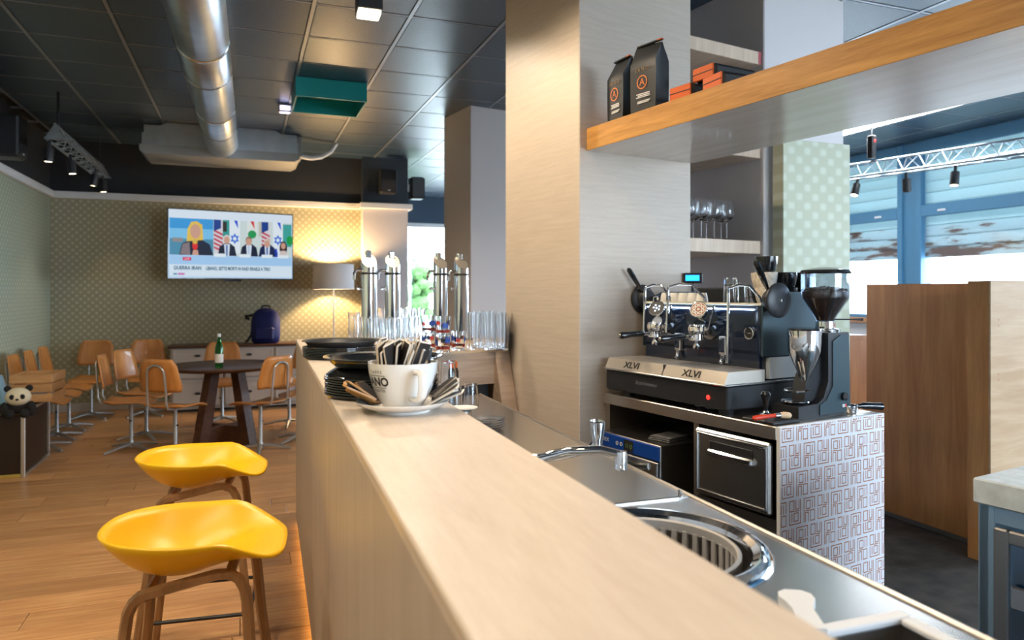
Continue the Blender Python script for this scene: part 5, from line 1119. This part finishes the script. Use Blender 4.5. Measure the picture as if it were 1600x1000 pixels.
MB().box(-.065,.065,-.05,.05,-.075,0,.008).build('housing', M['white_plastic'], em_); MB().box(-.045,.045,-.052,-.0505,-.060,-.02).box(-.045,.045,-.03,.03,-.0765,-.0755).build('indicator', M['sensor'], em_)
# cube downlights over the bar, plus unseen ones added left of it to warm the floor
def cube_light(x, y, lab, p=55):
    t = thing('cube_downlight', lab, 'downlight', (x,y,H-.006), R(-2), 'cube downlights over the bar')
    MB().box(-.075,.075,-.075,.075,-.115,0,.004).build('housing', M['black_satin'], t); MB().box(-.066,.066,-.066,.066,-.135,-.1155,.004).build('lens', M['warm_lens'], t)
    spot('downlight_beam', (0,0,-.14), t, p, (1,.82,.60), 155, .5, .06)
cube_light(.71, 4.42, 'black cube downlight with warm lens over the far end of the bar', 85)
cube_light(-1.0, 3.3, 'black cube downlight over the bar stools'); cube_light(-1.0, 1.9, 'black cube downlight over the open floor before the stools'); cube_light(-1.0, .4, 'black cube downlight left of the camera')
cube_light(.62, 2.95, 'black cube downlight over the middle of the bar', 85); cube_light(.55, 1.5, 'black cube downlight over the near bar', 28); cube_light(.5, .1, 'black cube downlight above the camera end of the bar', 22)
# lighting trusses with spots
def truss(name, lab, p0, p1, m, spots, nbay, rad=.075, col=(1,.78,.5), power=6, labs=None, hang=()):
    a, b_ = Vector(p0), Vector(p1); L_ = (b_-a).length; ang = math.atan2(b_.y-a.y, b_.x-a.x)
    t = thing(name, lab, 'lighting truss', p0, ang)
    co = [(rad,-rad*.577),(-rad,-rad*.577),(0,rad*1.155)]
    for y, z in co: MB().tube([(0,y,z),(L_,y,z)], .0125, 8).build('chord', m, t)
    br = MB(); s = L_/nbay
    for k in range(nbay):
        for i in range(3):
            A, B = co[i], co[(i+1)%3]; br.tube([(k*s,*A),((k+.5)*s,*B)], .0055, 5); br.tube([((k+.5)*s,*B),((k+1)*s,*A)], .0055, 5)
    br.build('bracing', m, t)
    for x in (0,L_): MB().prism([(rad*1.1,-rad*.65),(-rad*1.1,-rad*.65),(0,rad*1.25)], x-.004, x+.004, 'x').build('end_plate', m, t)
    for k, (x, off, tilt, yaw) in enumerate(spots):
        d_ = Matrix.Rotation(ang,3,'Z') @ Vector((x, off, -rad*.577-.012)); loc = a+d_
        q = thing('track_spot', labs[k], 'spotlight', loc, (tilt, 0, ang+yaw), name.replace('_',' ')+' spots')
        MB().box(-.012,.012,-.012,.012,-.06,0,.002).build('clamp', M['black_satin'], q); MB().lathe([(0,-.06),(.036,-.06),(.040,-.075),(.040,-.19),(.036,-.195),(.030,-.185),(0,-.185)], 20).build('can', M['black_satin'], q); MB().lathe([(0,-.190),(.033,-.190),(.033,-.186),(0,-.186)], 20).build('lens', M['warm_lens'], q)
        spot('spot_beam', (0,0,-.20), q, power, col, 70, .6, .03)
    for x, mm, r_ in hang: MB().tube([(x,0,rad*1.1),(x,0,H-a.z-.004)], r_, 6).build('hanger', mm, t)
    return t
truss('seating_truss', 'silver triangular lighting truss over the seating corner', (-1.60,7.46,2.87), (-1.60,9.80,2.84), M['galv'],
      [(.05,.05,R(4),0),(.75,.03,R(-6),0),(1.6,-.05,R(8),0),(2.1,-.03,R(-4),0)], 9, labs=['black spotlight on the near end of the corner truss','black spotlight second along the corner truss','black spotlight third along the corner truss','black spotlight at the far end of the corner truss'], hang=((.12,M['black_satin'],.012),(2.1,M['black_satin'],.008)))
truss('window_truss', 'white triangular lighting truss hanging before the shuttered windows', (6.02,5.92,2.70), (6.62,3.45,2.72), M['galv'],
      [(.12,0,R(-22),0),(.62,0,R(4),0),(1.08,0,R(-10),0),(1.78,0,R(12),0)], 12, rad=.085, labs=['black spotlight nearest the papered pillar on the window truss','black spotlight before the window mullion on the window truss','black spotlight right of the mullion on the window truss','black spotlight at the right edge of the picture on the window truss'], hang=((1.72,M['black_satin'],.004),(.26,M['black_satin'],.004)))
ax_ = thing('power_adaptor', 'black power adaptor with a red lamp hanging over the window truss', 'adaptor', (6.083,5.66,2.83), R(10))
MB().box(-.035,.035,-.035,.035,0,.24,.01).build('housing', M['black_satin'], ax_); MB().ball((0,-.036,.18),.016,.008,.016,10,6).build('lamp', mat('red_lamp', (.6,.02,.02), .3, emit=(1,.05,.05), es=1.0), ax_); MB().tube([(0,0,.24),(.04,.02,.32),(.02,.05,.40),(0,0,.41)], .006, 6).build('cable', M['black_satin'], ax_)
# loudspeakers
def speaker(lab, loc, rz, s=1.0):
    t = thing('loudspeaker', lab, 'loudspeaker', loc, rz, 'black wall loudspeakers')
    MB().box(-.13*s,.13*s,-.24*s,0,-.19*s,.19*s,.02).build('cabinet', M['black_satin'], t); MB().box(-.115*s,.115*s,-.246*s,-.241*s,-.175*s,.175*s,.002).build('grille', M['black'], t); MB().box(-.02,.02,-.0,.06,-.05,.05).build('bracket', M['greymetal'], t); MB().box(-.02*s,.02*s,-.2475*s,-.2465*s,-.155*s,-.14*s).build('badge', M['ink_white'], t)
speaker('black loudspeaker on the front of the slate pilaster', (1.80,9.735,2.93), 0, .85)
speaker('black loudspeaker on the side of the slate pilaster', (2.175,9.98,2.91), R(90), .8)
speaker('black loudspeaker high on the left wall', (XL+.065,7.62,2.84), R(90), 1.0)
